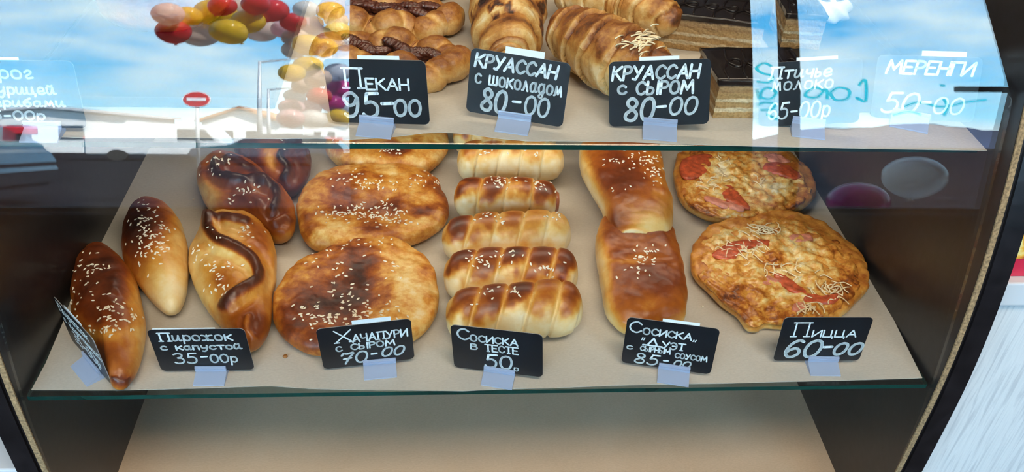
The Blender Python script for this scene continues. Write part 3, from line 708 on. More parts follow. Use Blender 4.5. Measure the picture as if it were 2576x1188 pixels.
bun('hand_pie', Z5([(920, 357), (1010, 352), (1120, 380), (1180, 450), (1213, 530), (1213, 640), (1195, 710), (1190, 830), (1160, 905), (1110, 948), (1060, 945), (1000, 880), (930, 800), (862, 700), (832, 620), (830, 540), (870, 450), (900, 390)]), 0.048,
    'golden pie with a dark zigzag seam behind the second price tag from the left', 'pie', GP, m_bread, n=2.0, bake=(0.14, 0.22), seed=3, K=64, N=160,
    feats=[('spot', 655, 600, 40, 60, -20, 0.30), ('spot', 560, 700, 40, 40, 0, 0.22), ('spot', 640, 830, 60, 60, 20, 0.48), ('spot', 620, 770, 70, 30, -20, 0.1), ('spot', 560, 640, 40, 30, 0, -0.10),
           ('ridge', [(522, 552), (525, 580), (550, 608), (598, 628), (636, 655), (653, 698), (640, 715), (600, 738), (570, 762), (562, 775)], 19, 0.008, 0.80), ('ridge', [(520, 552), (560, 545), (620, 560)], 15, 0.005, 0.74), ('ridge', [(625, 800), (622, 830), (640, 860)], 10, 0.005, 0.45)],
    sd=[(520, 610, 60, 50, 14), (545, 705, 34, 50, 24), (625, 590, 40, 30, 14), (570, 670, 40, 20, 5), (495, 655, 12, 40, 8)])
bun('hand_pie', Z5([(880, 152), (930, 108), (1000, 100), (1070, 122), (1130, 165), (1190, 222), (1250, 262), (1290, 320), (1299, 400), (1278, 450), (1230, 466), (1180, 448), (1120, 402), (1060, 372), (960, 355), (910, 320), (876, 260), (864, 200)]), 0.047,
    'dark twisted sesame pie lying behind the zigzag seam pie', 'pie', GP, m_bread, n=2.0, bake=(0.28, 0.50), seed=4, K=64, N=160,
    feats=[('spot', 520, 480, 40, 40, 0, -0.25), ('spot', 690, 540, 60, 50, 30, 0.22), ('spot', 560, 440, 50, 30, 0, 0.2), ('spot', 600, 500, 40, 26, 0, 0.15),
           ('ridge', [(541, 418), (548, 440), (590, 452), (640, 458), (685, 470), (698, 500), (690, 525)], 15, 0.008, 0.92), ('ridge', [(545, 415), (580, 402), (620, 420), (670, 455)], 15, 0.006, 0.84), ('ridge', [(690, 560), (715, 545), (735, 560)], 10, 0.004, 0.62)],
    sd=[(535, 420, 30, 30, 12), (620, 480, 40, 18, 16), (560, 400, 40, 14, 12), (590, 500, 12, 12, 4)])
bun('hand_pie', Z5([(1028, 80), (1095, 140), (1160, 210), (1215, 243), (1270, 256), (1312, 240), (1352, 190), (1368, 130), (1345, 70), (1290, 20), (1180, -20), (1070, 10)]), 0.048,
    'almost black twisted pie half hidden under the front of the upper shelf', 'pie', GP, m_bread, n=2.0, bake=(0.62, 0.80), seed=5, K=64, N=160,
    feats=[('spot', 680, 400, 22, 50, -20, -0.55), ('ridge', [(745, 350), (720, 375), (705, 400), (725, 425), (712, 455)], 13, 0.007, 0.95), ('spot', 700, 370, 16, 14, 0, -0.35)], sd=[(730, 365, 30, 14, 5)])

GK = 'cheese flatbreads in the middle of the lower shelf'
bun('cheese_flatbread', Z6([(460, 489), (560, 497), (650, 542), (718, 612), (752, 700), (748, 790), (708, 870), (640, 928), (560, 965), (450, 972), (330, 982), (230, 992), (150, 978), (72, 930), (24, 870), (12, 800), (28, 720), (72, 650), (132, 600), (212, 560), (332, 512)]), 0.034,
    'round browned sesame flatbread directly behind the third front price tag', 'flatbread', GK, m_flat, n=3.0, bake=(0.26, 0.30), seed=6, lump=0.0018, N=160, K=56,
    feats=[('dent', 890, 730, 110, 75, 0.012), ('spot', 830, 740, 80, 50, -10, 0.45), ('spot', 905, 690, 60, 60, 30, 0.40), ('spot', 900, 665, 20, 20, 0, 0.3), ('spot', 780, 850, 90, 50, 20, 0.30), ('spot', 745, 780, 40, 60, 0, 0.14), ('spot', 860, 800, 50, 40, 0, 0.22), ('spot', 1010, 700, 60, 90, 0, -0.12), ('spot', 1060, 800, 40, 60, 0, -0.08), ('spot', 960, 640, 70, 25, 10, 0.08), ('spot', 820, 640, 40, 22, -30, 0.12), ('spot', 880, 620, 60, 14, 0, 0.15)],
    sd=[(880, 740, 90, 60, 40), (920, 790, 80, 22, 46), (770, 790, 40, 40, 14), (830, 805, 60, 16, 24), (860, 660, 90, 40, 18), (900, 610, 90, 12, 18), (1000, 670, 40, 40, 8)])
bun('cheese_flatbread', Z6([(440, 168), (600, 177), (700, 197), (758, 250), (792, 335), (786, 400), (720, 458), (620, 500), (520, 522), (400, 532), (300, 535), (230, 528), (172, 508), (132, 450), (120, 380), (122, 320), (152, 260), (212, 212), (302, 182)]), 0.034,
    'oval sesame flatbread behind the round one, in the middle of its row', 'flatbread', GK, m_flat, n=3.0, bake=(0.26, 0.24), seed=7, lump=0.0018, N=160, K=56,
    feats=[('dent', 930, 520, 120, 50, 0.011), ('spot', 860, 490, 50, 40, 10, 0.36), ('spot', 970, 500, 80, 30, 0, 0.34), ('spot', 940, 565, 60, 20, 0, 0.34), ('spot', 1065, 528, 26, 14, 0, 0.45), ('spot', 1110, 480, 22, 70, -20, 0.30), ('spot', 900, 440, 60, 14, 0, 0.20), ('spot', 1040, 445, 40, 16, 10, 0.15), ('spot', 770, 560, 24, 50, 0, 0.2), ('spot', 1000, 600, 60, 22, 0, 0.1), ('spot', 860, 555, 40, 20, 0, -0.1)],
    sd=[(920, 535, 110, 24, 95), (970, 545, 60, 24, 36), (930, 460, 90, 16, 44), (1080, 450, 40, 22, 30), (880, 440, 50, 14, 12)])
bun('cheese_flatbread', Z6([(245, 70), (272, 120), (332, 160), (432, 175), (560, 185), (680, 178), (738, 150), (783, 100), (798, 50), (760, 0), (600, -50), (400, -50), (290, 0)]), 0.034,
    'rear sesame flatbread mostly hidden under the front of the upper shelf', 'flatbread', GK, m_flat, n=3.0, bake=(0.24, 0.26), seed=8, lump=0.0015,
    feats=[('spot', 1000, 378, 40, 14, 0, 0.5), ('spot', 860, 370, 40, 12, 0, 0.15)], sd=[(975, 378, 40, 12, 24), (900, 365, 60, 10, 8)])

# sausage rolls: a spiral of dough in overlapping bands
def sausage_roll(a, b, R, bands, label, sd=(), skew=0.10, tip=False):
    z0 = 0.0012
    A = onz(*a, z0+R*0.95); B = onz(*b, z0+R*0.95); c = (A+B)/2
    t = thing('sausage_roll', (c[0], c[1], z0), label, 'sausage roll', 'sausage rolls stacked in a row on the lower shelf')
    N = 150; n = len(bands); U = np.linspace(0, 1, N); path = A+(B-A)*U[:, None]
    path[:, 2] += 0
    end = np.minimum(1, (1-np.abs(2*U-1)**9))**0.42; end[0] = end[-1] = 0.12
    def vv(u, a): return np.clip(u*n + skew*n*0.16*np.sin(a-0.4), 0, n-1e-4)
    ph = {'h': [rng.uniform(-0.05, 0.05) for _ in bands]}
    def mod(u, a):
        v = vv(u, a); f = v-np.floor(v); hgt = np.array(ph['h'])[np.floor(v).astype(int)]
        lap = 1.0 - 0.10*np.clip(1-np.minimum(f, 1-f)/0.09, 0, 1)**1.5 + 0.05*np.sin(math.pi*f) - 0.02 + hgt
        return lap*(1-0.10*(np.cos(a) < -0.2)*np.abs(np.cos(a)))*(0.93+0.10*math.sin(math.pi*min(1, max(0, u*0.9+0.05))))
    V, F, uu, aa = tube(path, R*end, 56, zmin=z0, mod=mod)
    v = vv(uu, aa); f = v-np.floor(v); bi = np.floor(v).astype(int)
    # facing: angle 0 is up; the browned side leans to the back of the case
    back = np.sign(np.cross((B-A), (0, 0, 1))[1]) or 1
    ca = np.cos(aa-back*0.22)
    lev = np.array(bands)[bi]
    q = nz_arr(V, 55, a[1]*0.1)
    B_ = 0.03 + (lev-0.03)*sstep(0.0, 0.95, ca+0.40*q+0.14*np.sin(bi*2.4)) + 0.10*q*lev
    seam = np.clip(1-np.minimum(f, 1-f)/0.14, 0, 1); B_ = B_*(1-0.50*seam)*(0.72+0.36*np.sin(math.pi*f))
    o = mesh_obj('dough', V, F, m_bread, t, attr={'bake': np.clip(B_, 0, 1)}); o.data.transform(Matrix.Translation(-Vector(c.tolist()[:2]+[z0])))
    fixnormals(o)
    # sausage end peeping out at the right
    if tip:
      tv, tf, _, _ = tube(np.array([B-(B-A)*0.10, B-(B-A)*0.02, B+(B-A)*0.012, B+(B-A)*0.02]), np.array([R*0.5, R*0.5, R*0.42, R*0.1]), 20)
      so = mesh_obj('sausage', tv-np.array([c[0], c[1], z0]), tf, m_saus, t); fixnormals(so)
    bpy.context.view_layer.update()
    if sd: seeds(t, o, sd, rng)
m_saus = plain('sausage_skin', (0.42, 0.12, 0.05), 0.35, vary=0.2, scale=90, coat=0.4)
sausage_roll((1122, 800), (1462, 772), 0.0285, [0.58, 0.59, 0.69, 0.42, 0.53], 'front pale sausage roll with browned bands nearest the sausage price tag', sd=[(1225, 735, 40, 16, 6), (1300, 738, 30, 16, 8), (1210, 760, 60, 20, 3)], skew=0.5)
sausage_roll((1116, 697), (1452, 688), 0.0278, [0.67, 0.58, 0.69, 0.64, 0.66], 'second sausage roll from the front, dark brown all along its top', sd=[(1215, 650, 30, 24, 14), (1370, 672, 30, 24, 14), (1290, 640, 60, 12, 8), (1200, 672, 60, 20, 8)], skew=0.4)
sausage_roll((1112, 606), (1434, 588), 0.0272, [0.67, 0.42, 0.44, 0.32, 0.24], 'third sausage roll from the front with a cracked dark left end', sd=[(1230, 545, 40, 14, 10), (1395, 545, 40, 14, 12), (1260, 560, 40, 20, 5)], skew=0.4)
sausage_roll((1142, 498), (1402, 508), 0.0258, [0.69, 0.59, 0.58, 0.62], 'fourth sausage roll from the front, short with a pale lower half', sd=[(1245, 455, 36, 18, 26), (1365, 462, 34, 14, 16), (1300, 460, 60, 14, 6)], skew=0.2, tip=True)
sausage_roll((1150, 408), (1418, 408), 0.0258, [0.4, 0.4, 0.34, 0.29, 0.24], 'fifth sausage roll from the front, just below the shelf edge', sd=[(1230, 380, 30, 10, 8), (1340, 385, 30, 12, 6)], skew=0.3)
sausage_roll((1140, 345), (1400, 340), 0.0258, [0.72, 0.69, 0.64, 0.56, 0.48], 'rearmost dark sausage roll hidden under the front of the upper shelf', skew=0.3)

GD = 'long double sausage buns on the lower shelf'
t, o = bun('stuffed_bun', Z7([(165, 400), (300, 395), (440, 430), (488, 540), (520, 680), (524, 790), (508, 845), (420, 868), (330, 888), (250, 886), (202, 850), (165, 800), (150, 720), (136, 640), (124, 570), (124, 480)]), 0.042,
    'brown rectangular sausage bun lying behind the cheese sauce price tag', 'bun', GD, m_bread, n=3.2, bake=(0.20, 0.56), seed=9, lump=0.0014, N=150,
    feats=[('spot', 1660, 700, 60, 40, 10, 0.08), ('spot', 1640, 765, 60, 24, 0, -0.12), ('spot', 1520, 680, 18, 110, -8, -0.35), ('spot', 1700, 800, 22, 24, 0, 0.0), ('dent', 1640, 648, 90, 10, 0.003), ('spot', 1580, 655, 60, 10, 0, -0.2)],
    sd=[(1620, 655, 36, 24, 24), (1640, 625, 40, 10, 10), (1610, 690, 50, 20, 6)])
t, o = bun('stuffed_bun', Z7([(58, 75), (100, 35), (250, 10), (375, 38), (412, 130), (434, 260), (461, 340), (464, 420), (440, 476), (380, 494), (270, 502), (212, 478), (168, 400), (142, 320), (92, 240), (56, 170), (46, 110)]), 0.046, 
    'sesame sausage bun with an open rolled end leaning on the brown one', 'bun', GD, m_bread, z0=0.012, n=3.0, bake=(0.10, 0.42), seed=10, lump=0.0014, N=150, K=56,
    feats=[('spot', 1560, 420, 70, 60, 0, 0.24), ('spot', 1570, 460, 60, 30, 10, 0.12), ('spot', 1545, 560, 30, 30, 0, 0.35), ('spot', 1640, 570, 60, 30, 0, -0.22), ('spot', 1650, 500, 40, 60, 0, -0.08), ('spot', 1480, 440, 20, 100, -20, -0.2), ('dent', 1583, 596, 16, 7, 0.008), ('ridge', [(1556, 600), (1575, 586), (1600, 584), (1640, 596), (1680, 598)], 7, 0.002, 0.05)],
    sd=[(1620, 400, 50, 26, 46), (1650, 440, 30, 24, 24), (1560, 405, 40, 10, 8), (1570, 476, 60, 8, 5)])

GZ = 'small pizzas at the right of the lower shelf'
def pizza(outline, label, h, toms, hams, cheese_feats, shreds, seed):
    z0 = 0.0012
    t, o = bun('pizza', outline, h, label, 'pizza', GZ, m_pcrust, n=4.5, bake=(0.40, 0.62), seed=seed, lump=0.0022, lscale=60, N=150, K=40, tuck=0.08, zeq=0.5)
    cx = np.mean([p[0] for p in outline]); cy = np.mean([p[1] for p in outline])
    inner = [(cx+(x-cx)*0.92, cy+(y-cy)*0.92-4) for x, y in outline]
    mo, _ = blob('cheese', inner, z0+h*0.72, h*0.42, m_melt, parent=t, n=3.2, zeq=0.05, bake=(0.60, 0.42), feats=cheese_feats, lump=0.0032, lscale=95, N=130, K=56, seed=seed+3); fixnormals(mo)
    bpy.context.view_layer.update()
    ztop = z0+h*1.10
    for k, poly in enumerate(toms): fixnormals(blob('tomato_slice', poly, ztop-0.003, 0.0052, m_tomato, parent=t, n=4, lump=0.0006, lscale=150, N=40, K=8, bake=(0, 0))[0])
    for k, poly in enumerate(hams): fixnormals(blob('ham_piece', poly, ztop-0.003, 0.0050, m_ham, parent=t, n=4, lump=0.0010, lscale=150, N=36, K=8, bake=(0, 0))[0])
    V, F = [], []; pl = np.array(t.location)
    for x, y, rx, ry, n in shreds:
        for _ in range(n):
            p = onz(rng.gauss(x, rx*0.5), rng.gauss(y, ry*0.5), ztop+0.0015); a = rng.uniform(0, 3.14); l = rng.uniform(0.004, 0.009); bnd = rng.uniform(-0.003, 0.003)
            d = np.array([math.cos(a), math.sin(a), 0]); e = np.array([-d[1], d[0], 0])
            pth = np.array([p-d*l, p-d*l*0.4+e*bnd, p+d*l*0.4+e*bnd+np.array([0, 0, 0.001]), p+d*l])
            tv, tf, _, _ = tube(catmull(pth, 7, False), np.full(7, 0.00062), 6); k = len(V)
            V += list(tv-pl); F += [tuple(i+k for i in f) for f in tf]
    so = mesh_obj('cheese_shreds', V, F, m_shred, t); so['kind'] = 'stuff'
    return t
pizza(Z7([(640, 432), (750, 412), (900, 374), (1000, 372), (1080, 402), (1200, 472), (1298, 560), (1328, 640), (1323, 720), (1270, 780), (1200, 838), (1100, 866), (960, 880), (872, 876), (840, 893), (792, 884), (750, 828), (680, 778), (622, 720), (562, 660), (543, 610), (552, 530), (592, 470)]),
      'large round pizza with tomato and grated cheese behind the pizza price tag', 0.020,
      [Z7([(650, 540), (720, 500), (830, 485), (905, 495), (880, 520), (800, 525), (740, 570), (690, 575), (640, 560)]), Z7([(915, 640), (950, 640), (1010, 685), (1060, 720), (1040, 735), (980, 710), (935, 680)]), Z7([(1050, 730), (1130, 740), (1210, 730), (1190, 765), (1120, 775), (1060, 765)])],
      [Z7([(980, 470), (1060, 465), (1090, 490), (1010, 500)]), Z7([(870, 655), (930, 665), (920, 690), (870, 690)]), Z7([(1010, 770), (1060, 775), (1050, 805), (1000, 800)])],
      [('spot', 1950, 650, 30, 20, 0, 0.5), ('spot', 1850, 740, 40, 30, 0, 0.4), ('spot', 2020, 650, 90, 60, 20, -0.15), ('spot', 1830, 590, 60, 26, -10, -0.2), ('spot', 2130, 720, 40, 60, -20, 0.35), ('spot', 1930, 790, 80, 26, 0, 0.25), ('spot', 1990, 560, 60, 26, 0, 0.1), ('spot', 2100, 620, 40, 40, 0, 0.2)],
      [(1880, 625, 60, 30, 34), (1920, 578, 34, 10, 26), (2080, 730, 60, 26, 26), (2040, 775, 34, 14, 14), (1985, 680, 50, 30, 14)], 11)
pizza(Z7([(640, 79), (780, 69), (900, 84), (998, 122), (1078, 200), (1104, 280), (1086, 310), (1040, 348), (900, 386), (780, 406), (682, 404), (582, 378), (502, 320), (474, 240), (468, 180), (492, 112), (562, 82)]),
      'smaller pizza with sauce patches behind the large pizza', 0.020,
      [Z7([(500, 140), (560, 110), (640, 110), (620, 180), (560, 215), (505, 205)]), Z7([(690, 235), (740, 260), (800, 330), (810, 350), (760, 340), (690, 300)]), Z7([(880, 145), (960, 150), (1040, 200), (1000, 215), (930, 195), (870, 175)])],
      [Z7([(620, 290), (700, 320), (780, 345), (770, 360), (690, 345), (610, 310)]), Z7([(870, 110), (940, 110), (990, 140), (900, 140)])],
      [('spot', 1810, 425, 24, 18, 0, -0.45), ('spot', 1960, 475, 40, 22, 0, -0.45), ('spot', 1800, 465, 50, 26, 0, -0.15), ('spot', 1870, 400, 40, 40, 0, 0.05), ('spot', 1990, 500, 60, 30, 0, 0.25), ('spot', 1760, 520, 40, 30, 0, 0.2), ('spot', 1740, 400, 40, 30, 0, 0.3)],
      [(1785, 460, 40, 20, 12), (1830, 400, 40, 16, 5), (1900, 460, 40, 20, 6)], 15)

# crumbs on the paper
for x, y, r, lab in ((718, 899, 0.0022, 'small brown crumb on the parchment in front of the round flatbread'), (1620, 812, 0.0012, 'tiny dark crumb on the parchment left of the large pizza'), (487, 503, 0.0014, 'dark flake of crust on the parchment behind the pale-ended pie'), (1767, 772, 0.0011, 'tiny pale crumb on the parchment beside the large pizza')):
    p = onz(x, y, 0.001); b = bmesh.new(); bmesh.ops.create_icosphere(b, subdivisions=2, radius=r)
    for v in b.verts: v.co *= 1+0.35*noise.noise(v.co*700+Vector((x, 0, 0)))
    for v in b.verts: v.co.z = v.co.z*0.7+r*0.55
    o = bm_obj('crumb', b, m_seed if 'pale' in lab else m_fill if 'dark' in lab else plain('crumb_brown', (0.30, 0.11, 0.02), 0.6), loc=Vector(p.tolist()), smooth=True); tag(o, lab, 'crumb', 'crumbs on the parchment')

# ---- upper shelf: pecan plaits, croissants, layered cakes, pie, meringues
ZP = ZU + 0.0011
def tube_part(name, parent, path, rad, bake_fn, m, mod=None, na=36, zmin=None, lump=0.0, lscale=80, seed=0.0):
    V, F, uu, aa = tube(path, rad, na, mod=mod, zmin=zmin)
    if lump:
        q = nz_arr(V, lscale, seed); P = np.repeat(np.asarray(path), na, axis=0); d = V-P; d /= np.linalg.norm(d, axis=1)[:, None]+1e-9
        V = V+d*(lump*q)[:, None]
        if zmin is not None: V[:, 2] = np.maximum(V[:, 2], zmin)
    B = np.clip(bake_fn(uu, aa, V), 0, 1)
    pl = np.array(parent.matrix_world.translation)
    return fixnormals(mesh_obj(name, V-pl, F, m, parent, attr={'bake': B}))
def tapered(N, a, b, p=2.5):
    U = np.linspace(-1, 1, N); r = np.maximum(0.03, 1-np.abs(U)**p)**0.5
    return np.where(U < 0, a+(1-a)*r, b+(1-b)*r)*np.minimum(1, (1-np.abs(U)**16)+0.06)

def pecan(px, L, Wd, rz, label, seed, nuts=9):
    c = onz(*px, ZP+0.012); t = thing('pecan_plait', (c[0], c[1], ZP), label, 'pastry', 'pecan plaits on the upper shelf')
    bpy.context.view_layer.update()
    R_ = np.array([[math.cos(rz), -math.sin(rz)], [math.sin(rz), math.cos(rz)]])
    def pt(u, v, z): q = R_ @ np.array([u, v]); return np.array([c[0]+q[0], c[1]+q[1], z])
    rr = random.Random(seed)
    r0 = 0.0135
    for s in (-1, 1):     # two plaited ropes that meet at both ends
        U = np.linspace(-1, 1, 120)
        P = np.array([pt(u*L, s*Wd*(max(0, 1-abs(u)**2.6))**0.75 + 0.002*math.sin(u*9+s), ZP+r0*0.92+0.006*math.sin(u*8.5+s*1.3+seed)*(1-u*u)) for u in U])
        def mod(u, a, s=s): v = u*7.0+0.16*a*s; f = v-np.floor(v); return 0.84+0.30*np.sqrt(np.clip(4*f*(1-f), 0, 1))
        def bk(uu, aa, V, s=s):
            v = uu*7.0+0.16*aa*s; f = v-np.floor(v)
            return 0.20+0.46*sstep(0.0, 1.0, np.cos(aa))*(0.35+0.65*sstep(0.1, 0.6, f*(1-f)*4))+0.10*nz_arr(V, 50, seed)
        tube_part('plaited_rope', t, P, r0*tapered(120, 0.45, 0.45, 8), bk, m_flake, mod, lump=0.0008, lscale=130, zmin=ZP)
    # end knobs
    for s in (-1, 1):
        U = np.linspace(-1, 1, 40); P = np.array([pt(s*L*0.98+u*0.013*0.4, u*0.020, ZP+0.016) for u in U])
        tube_part('pinched_end', t, P, 0.0155*tapered(40, 0.1, 0.1, 2.2), lambda uu, aa, V: 0.26+0.34*sstep(0, 1, np.cos(aa))+0.1*nz_arr(V, 60, seed), m_flake, None, 28, lump=0.0014, lscale=70, zmin=ZP)
    ang = np.linspace(0, 2*math.pi, 40, endpoint=False)
    V = [pt(0, 0, ZP+0.019)]; F = []
    for k, q in enumerate((0.35, 0.7, 1.0)):
        for a in ang: V.append(pt(L*0.80*q*math.cos(a), Wd*0.62*q*math.sin(a), ZP+0.019-0.006*q**3+0.002*noise.noise(Vector((math.cos(a)*q*3+seed, math.sin(a)*q*3, 0)))))
    for j in range(40): F.append((0, 1+j, 1+(j+1) % 40))
    for k in range(2):
        for j in range(40): F.append((1+k*40+j, 1+(k+1)*40+j, 1+(k+1)*40+(j+1) % 40, 1+k*40+(j+1) % 40))
    V2 = [(*v[:2], ZP+0.002) for v in V]; n0 = len(V); F += [tuple(n0+i for i in f[::-1]) for f in F]
    F += [(81+j, n0+81+j, n0+81+(j+1) % 40, 81+(j+1) % 40) for j in range(40)]
    pl = np.array(t.location); fixnormals(mesh_obj('nut_filling', np.array(list(V)+V2)-pl, F, m_fill, t))
    for k in range(nuts):
        u = (k+0.5)/nuts*2-1; a = rr.uniform(-0.6, 0.6)+rz
        q = pt(u*L*0.72, rr.uniform(-0.55, 0.55)*Wd*0.6, ZP+0.0225+rr.uniform(0, 0.003)); d = np.array([math.cos(a), math.sin(a), rr.uniform(-0.15, 0.15)])
        U = np.linspace(-1, 1, 26); P = q+U[:, None]*d*0.0125
        def mod(u, a_): return 1+0.16*np.cos(a_*5)+0.06*np.sin(u*40)-0.28*np.exp(-((np.mod(a_+math.pi, 2*math.pi)-math.pi)/0.35)**2)
        tube_part('pecan_half', t, P, 0.0058*tapered(26, 0.1, 0.1, 2.0), lambda uu, aa, V: 0*uu, m_nut, mod, 24)
    return t
pecan((985, 152), 0.062, 0.026, -0.22, 'front pecan plait lying right behind the Pekan price tag', 1)
pecan((985, 48), 0.060, 0.024, -0.10, 'second pecan plait from the front, behind the front pecan plait', 2)
pecan((1010, -45), 0.060, 0.024, 0.12, 'rear pecan plait cut by the top edge of the photo', 3)
pecan((505, -62), 0.050, 0.022, 0.3, 'pale pecan plait behind the mirrored balloon arm, near the top edge', 4, 7)

def croissant(pts, R, steps, label, seed, dark=0.0, ends=(0.25, 0.25), choc=False, lam=1.0):
    P0 = np.array([onz(x, y, ZP+R*zf) for x, y, zf in pts]); P = catmull(P0, 170, False)
    c = P.mean(0); t = thing('croissant', (c[0], c[1], ZP), label, 'croissant', 'croissants on the upper shelf')
    bpy.context.view_layer.update()
    U = np.linspace(0, 1, 170); body = ends[0]+(1-ends[0])*np.sin(np.clip(U*1.9, 0, 1)*math.pi/2); body2 = ends[1]+(1-ends[1])*np.sin(np.clip((1-U)*1.9, 0, 1)*math.pi/2)
    cap = np.minimum(1, 1-np.abs(2*U-1)**26+0.05)
    def vv(u, a): return u*steps+0.25*np.sin(a*1.0+0.6)+0.12*np.sin(a*3+seed)
    def mod(u, a): v = vv(u, a); f = v-np.floor(v); return 0.90+0.14*f**0.7-0.10*np.clip(1-f/0.12, 0, 1)
    def bk(uu, aa, V):
        v = vv(uu, aa); f = v-np.floor(v); q = nz_arr(V, 42, seed)
        k = 0.20+dark+0.42*sstep(-0.1, 0.9, np.cos(aa)+0.35*q)+0.22*q*lam
        return k-0.20*sstep(0.75, 1.0, f)+0.10*np.clip(1-f/0.2, 0, 1)
    o = tube_part('layered_dough', t, P, R*np.minimum(body, body2)*cap, bk, m_flake, mod, 52, zmin=ZP, lump=0.0016, lscale=85, seed=seed)
    return t, o, P
t, o, P = croissant([(1405, 70, 0.9), (1470, 100, 1.0), (1560, 150, 1.0), (1650, 190, 0.95), (1740, 228, 0.8)], 0.0335, 6.5, 'large cheese croissant directly behind the second croissant price tag', 21, 0.06, (0.62, 0.35))
V, F = [], []
for k in range(46):   # grated cheese baked on top
    x, y = rng.gauss(1615, 24), rng.gauss(108, 16)
    p = onz(x, y, ZP+0.062); a = rng.uniform(-0.5, 1.2); d = np.array([math.cos(a), math.sin(a), 0])*rng.uniform(0.003, 0.007)
    tv, tf, _, _ = tube(np.array([p-d, p-d*0.3+[0, 0, 0.001], p+d*0.4+[0, 0, 0.001], p+d]), np.full(4, 0.0007), 6); k0 = len(V); V += list(tv); F += [tuple(i+k0 for i in f) for f in tf]
bpy.context.view_layer.update()
bv = BVHTree.FromPolygons([o.matrix_world @ v.co for v in o.data.vertices], [p.vertices[:] for p in o.data.polygons])
V = np.array(V)
for i in range(0, len(V), 24):   # drop every shred onto the crust
    seg = V[i:i+24]; cen = seg.mean(0); d = (cen-CAM); h = bv.ray_cast(Vector(CAM.tolist()), Vector(d.tolist()).normalized())
    if h[0] is not None: V[i:i+24] += np.array(h[0])-cen+np.array([0, 0, 0.0006])
so = mesh_obj('cheese_shreds', V-np.array(t.location), F, m_shred, t); so['kind'] = 'stuff'
croissant([(1400, -20, 0.9), (1480, -10, 1.0), (1580, 8, 1.0), (1660, 40, 1.0), (1705, 70, 0.8)], 0.030, 6.5, 'second cheese croissant, behind the large one beside the cake', 22, 0.02, (0.6, 0.45))
croissant([(1480, -95, 0.9), (1560, -85, 1.0), (1680, -62, 1.0)], 0.030, 6.0, 'third croissant behind the cheese croissants, at the top edge', 23, 0.0, (0.5, 0.5))
# chocolate croissant: a thick roll whose coiled end faces the front
def choc_roll(front, backp, R, label, seed):
    A = onz(*front, ZP+R*0.85); A[2] = ZP+R*0.72; Bq = onz(*backp, ZP+R); Bq[2] = ZP+R*0.95
    U = np.linspace(0, 1, 150)
    Bq[0] = A[0]+0.004; P = A+(Bq-A)*U[:, None]
    c = P.mean(0); t = thing('chocolate_croissant', (c[0], c[1], ZP), label, 'croissant', 'chocolate croissants on the upper shelf')
    bpy.context.view_layer.update()
    edges = [0.0, 0.035, 0.20, 0.44, 0.70, 1.001]; radii = [0.50, 0.70, 0.90, 1.0, 0.94, 0.90]
    rad = np.zeros(150)
    for i, u in enumerate(U):
        k = max(j for j in range(5) if u >= edges[j]); f = (u-edges[k])/(edges[k+1]-edges[k])
        rad[i] = R*radii[k]*(0.90+0.10*math.sin(min(1, f*2.2)*math.pi/2))*(1-0.05*f)
    rad[0] = R*0.05; rad[1] = R*0.40; rad[-1] = R*0.1
    def bk(uu, aa, V):
        q = nz_arr(V, 48, seed); k = np.zeros(len(uu)); 
        for e0, e1 in zip(edges[:-1], edges[1:]):
            s = (uu >= e0) & (uu < e1); f = (uu[s]-e0)/(e1-e0); k[s] = 0.20*np.clip(f*3, 0, 1)+0.30*np.exp(-((f-0.55)/0.28)**2)
        d = 0.18+k*1.1+0.26*q
        drip = sstep(0.12, 0.42, nz_arr(V, 62, seed+9)+0.30*np.cos(aa)-0.06)*(uu > 0.16)
        return d*(1-drip)+0.93*drip
    def mod(u, a): return 1+0.05*np.sin(a*3+u*6+seed)
    tube_part('coiled_dough', t, P, rad, bk, m_flake, mod, 60, zmin=ZP, lump=0.0013, lscale=95, seed=seed)
    # coil visible on the end
    th = np.linspace(0, 4*math.pi, 90); rr = R*(0.10+0.36*th/(4*math.pi))
    C = np.array([[A[0]+r*math.cos(a), A[1]-0.0005+0.002*k/90, A[2]+r*0.9*math.sin(a)] for k, (a, r) in enumerate(zip(th, rr))])
    tube_part('coil_edge', t, C, np.full(90, R*0.085), lambda uu, aa, V: 0.16+0.45*uu+0.2*nz_arr(V, 90, seed), m_flake, None, 14)
choc_roll((1283, 132), (1275, -75), 0.0395, 'thick chocolate croissant with a coiled end behind the chocolate croissant tag', 31)
choc_roll((1268, -75), (1262, -135), 0.036, 'rear chocolate croissant mostly above the top edge of the photo', 32)

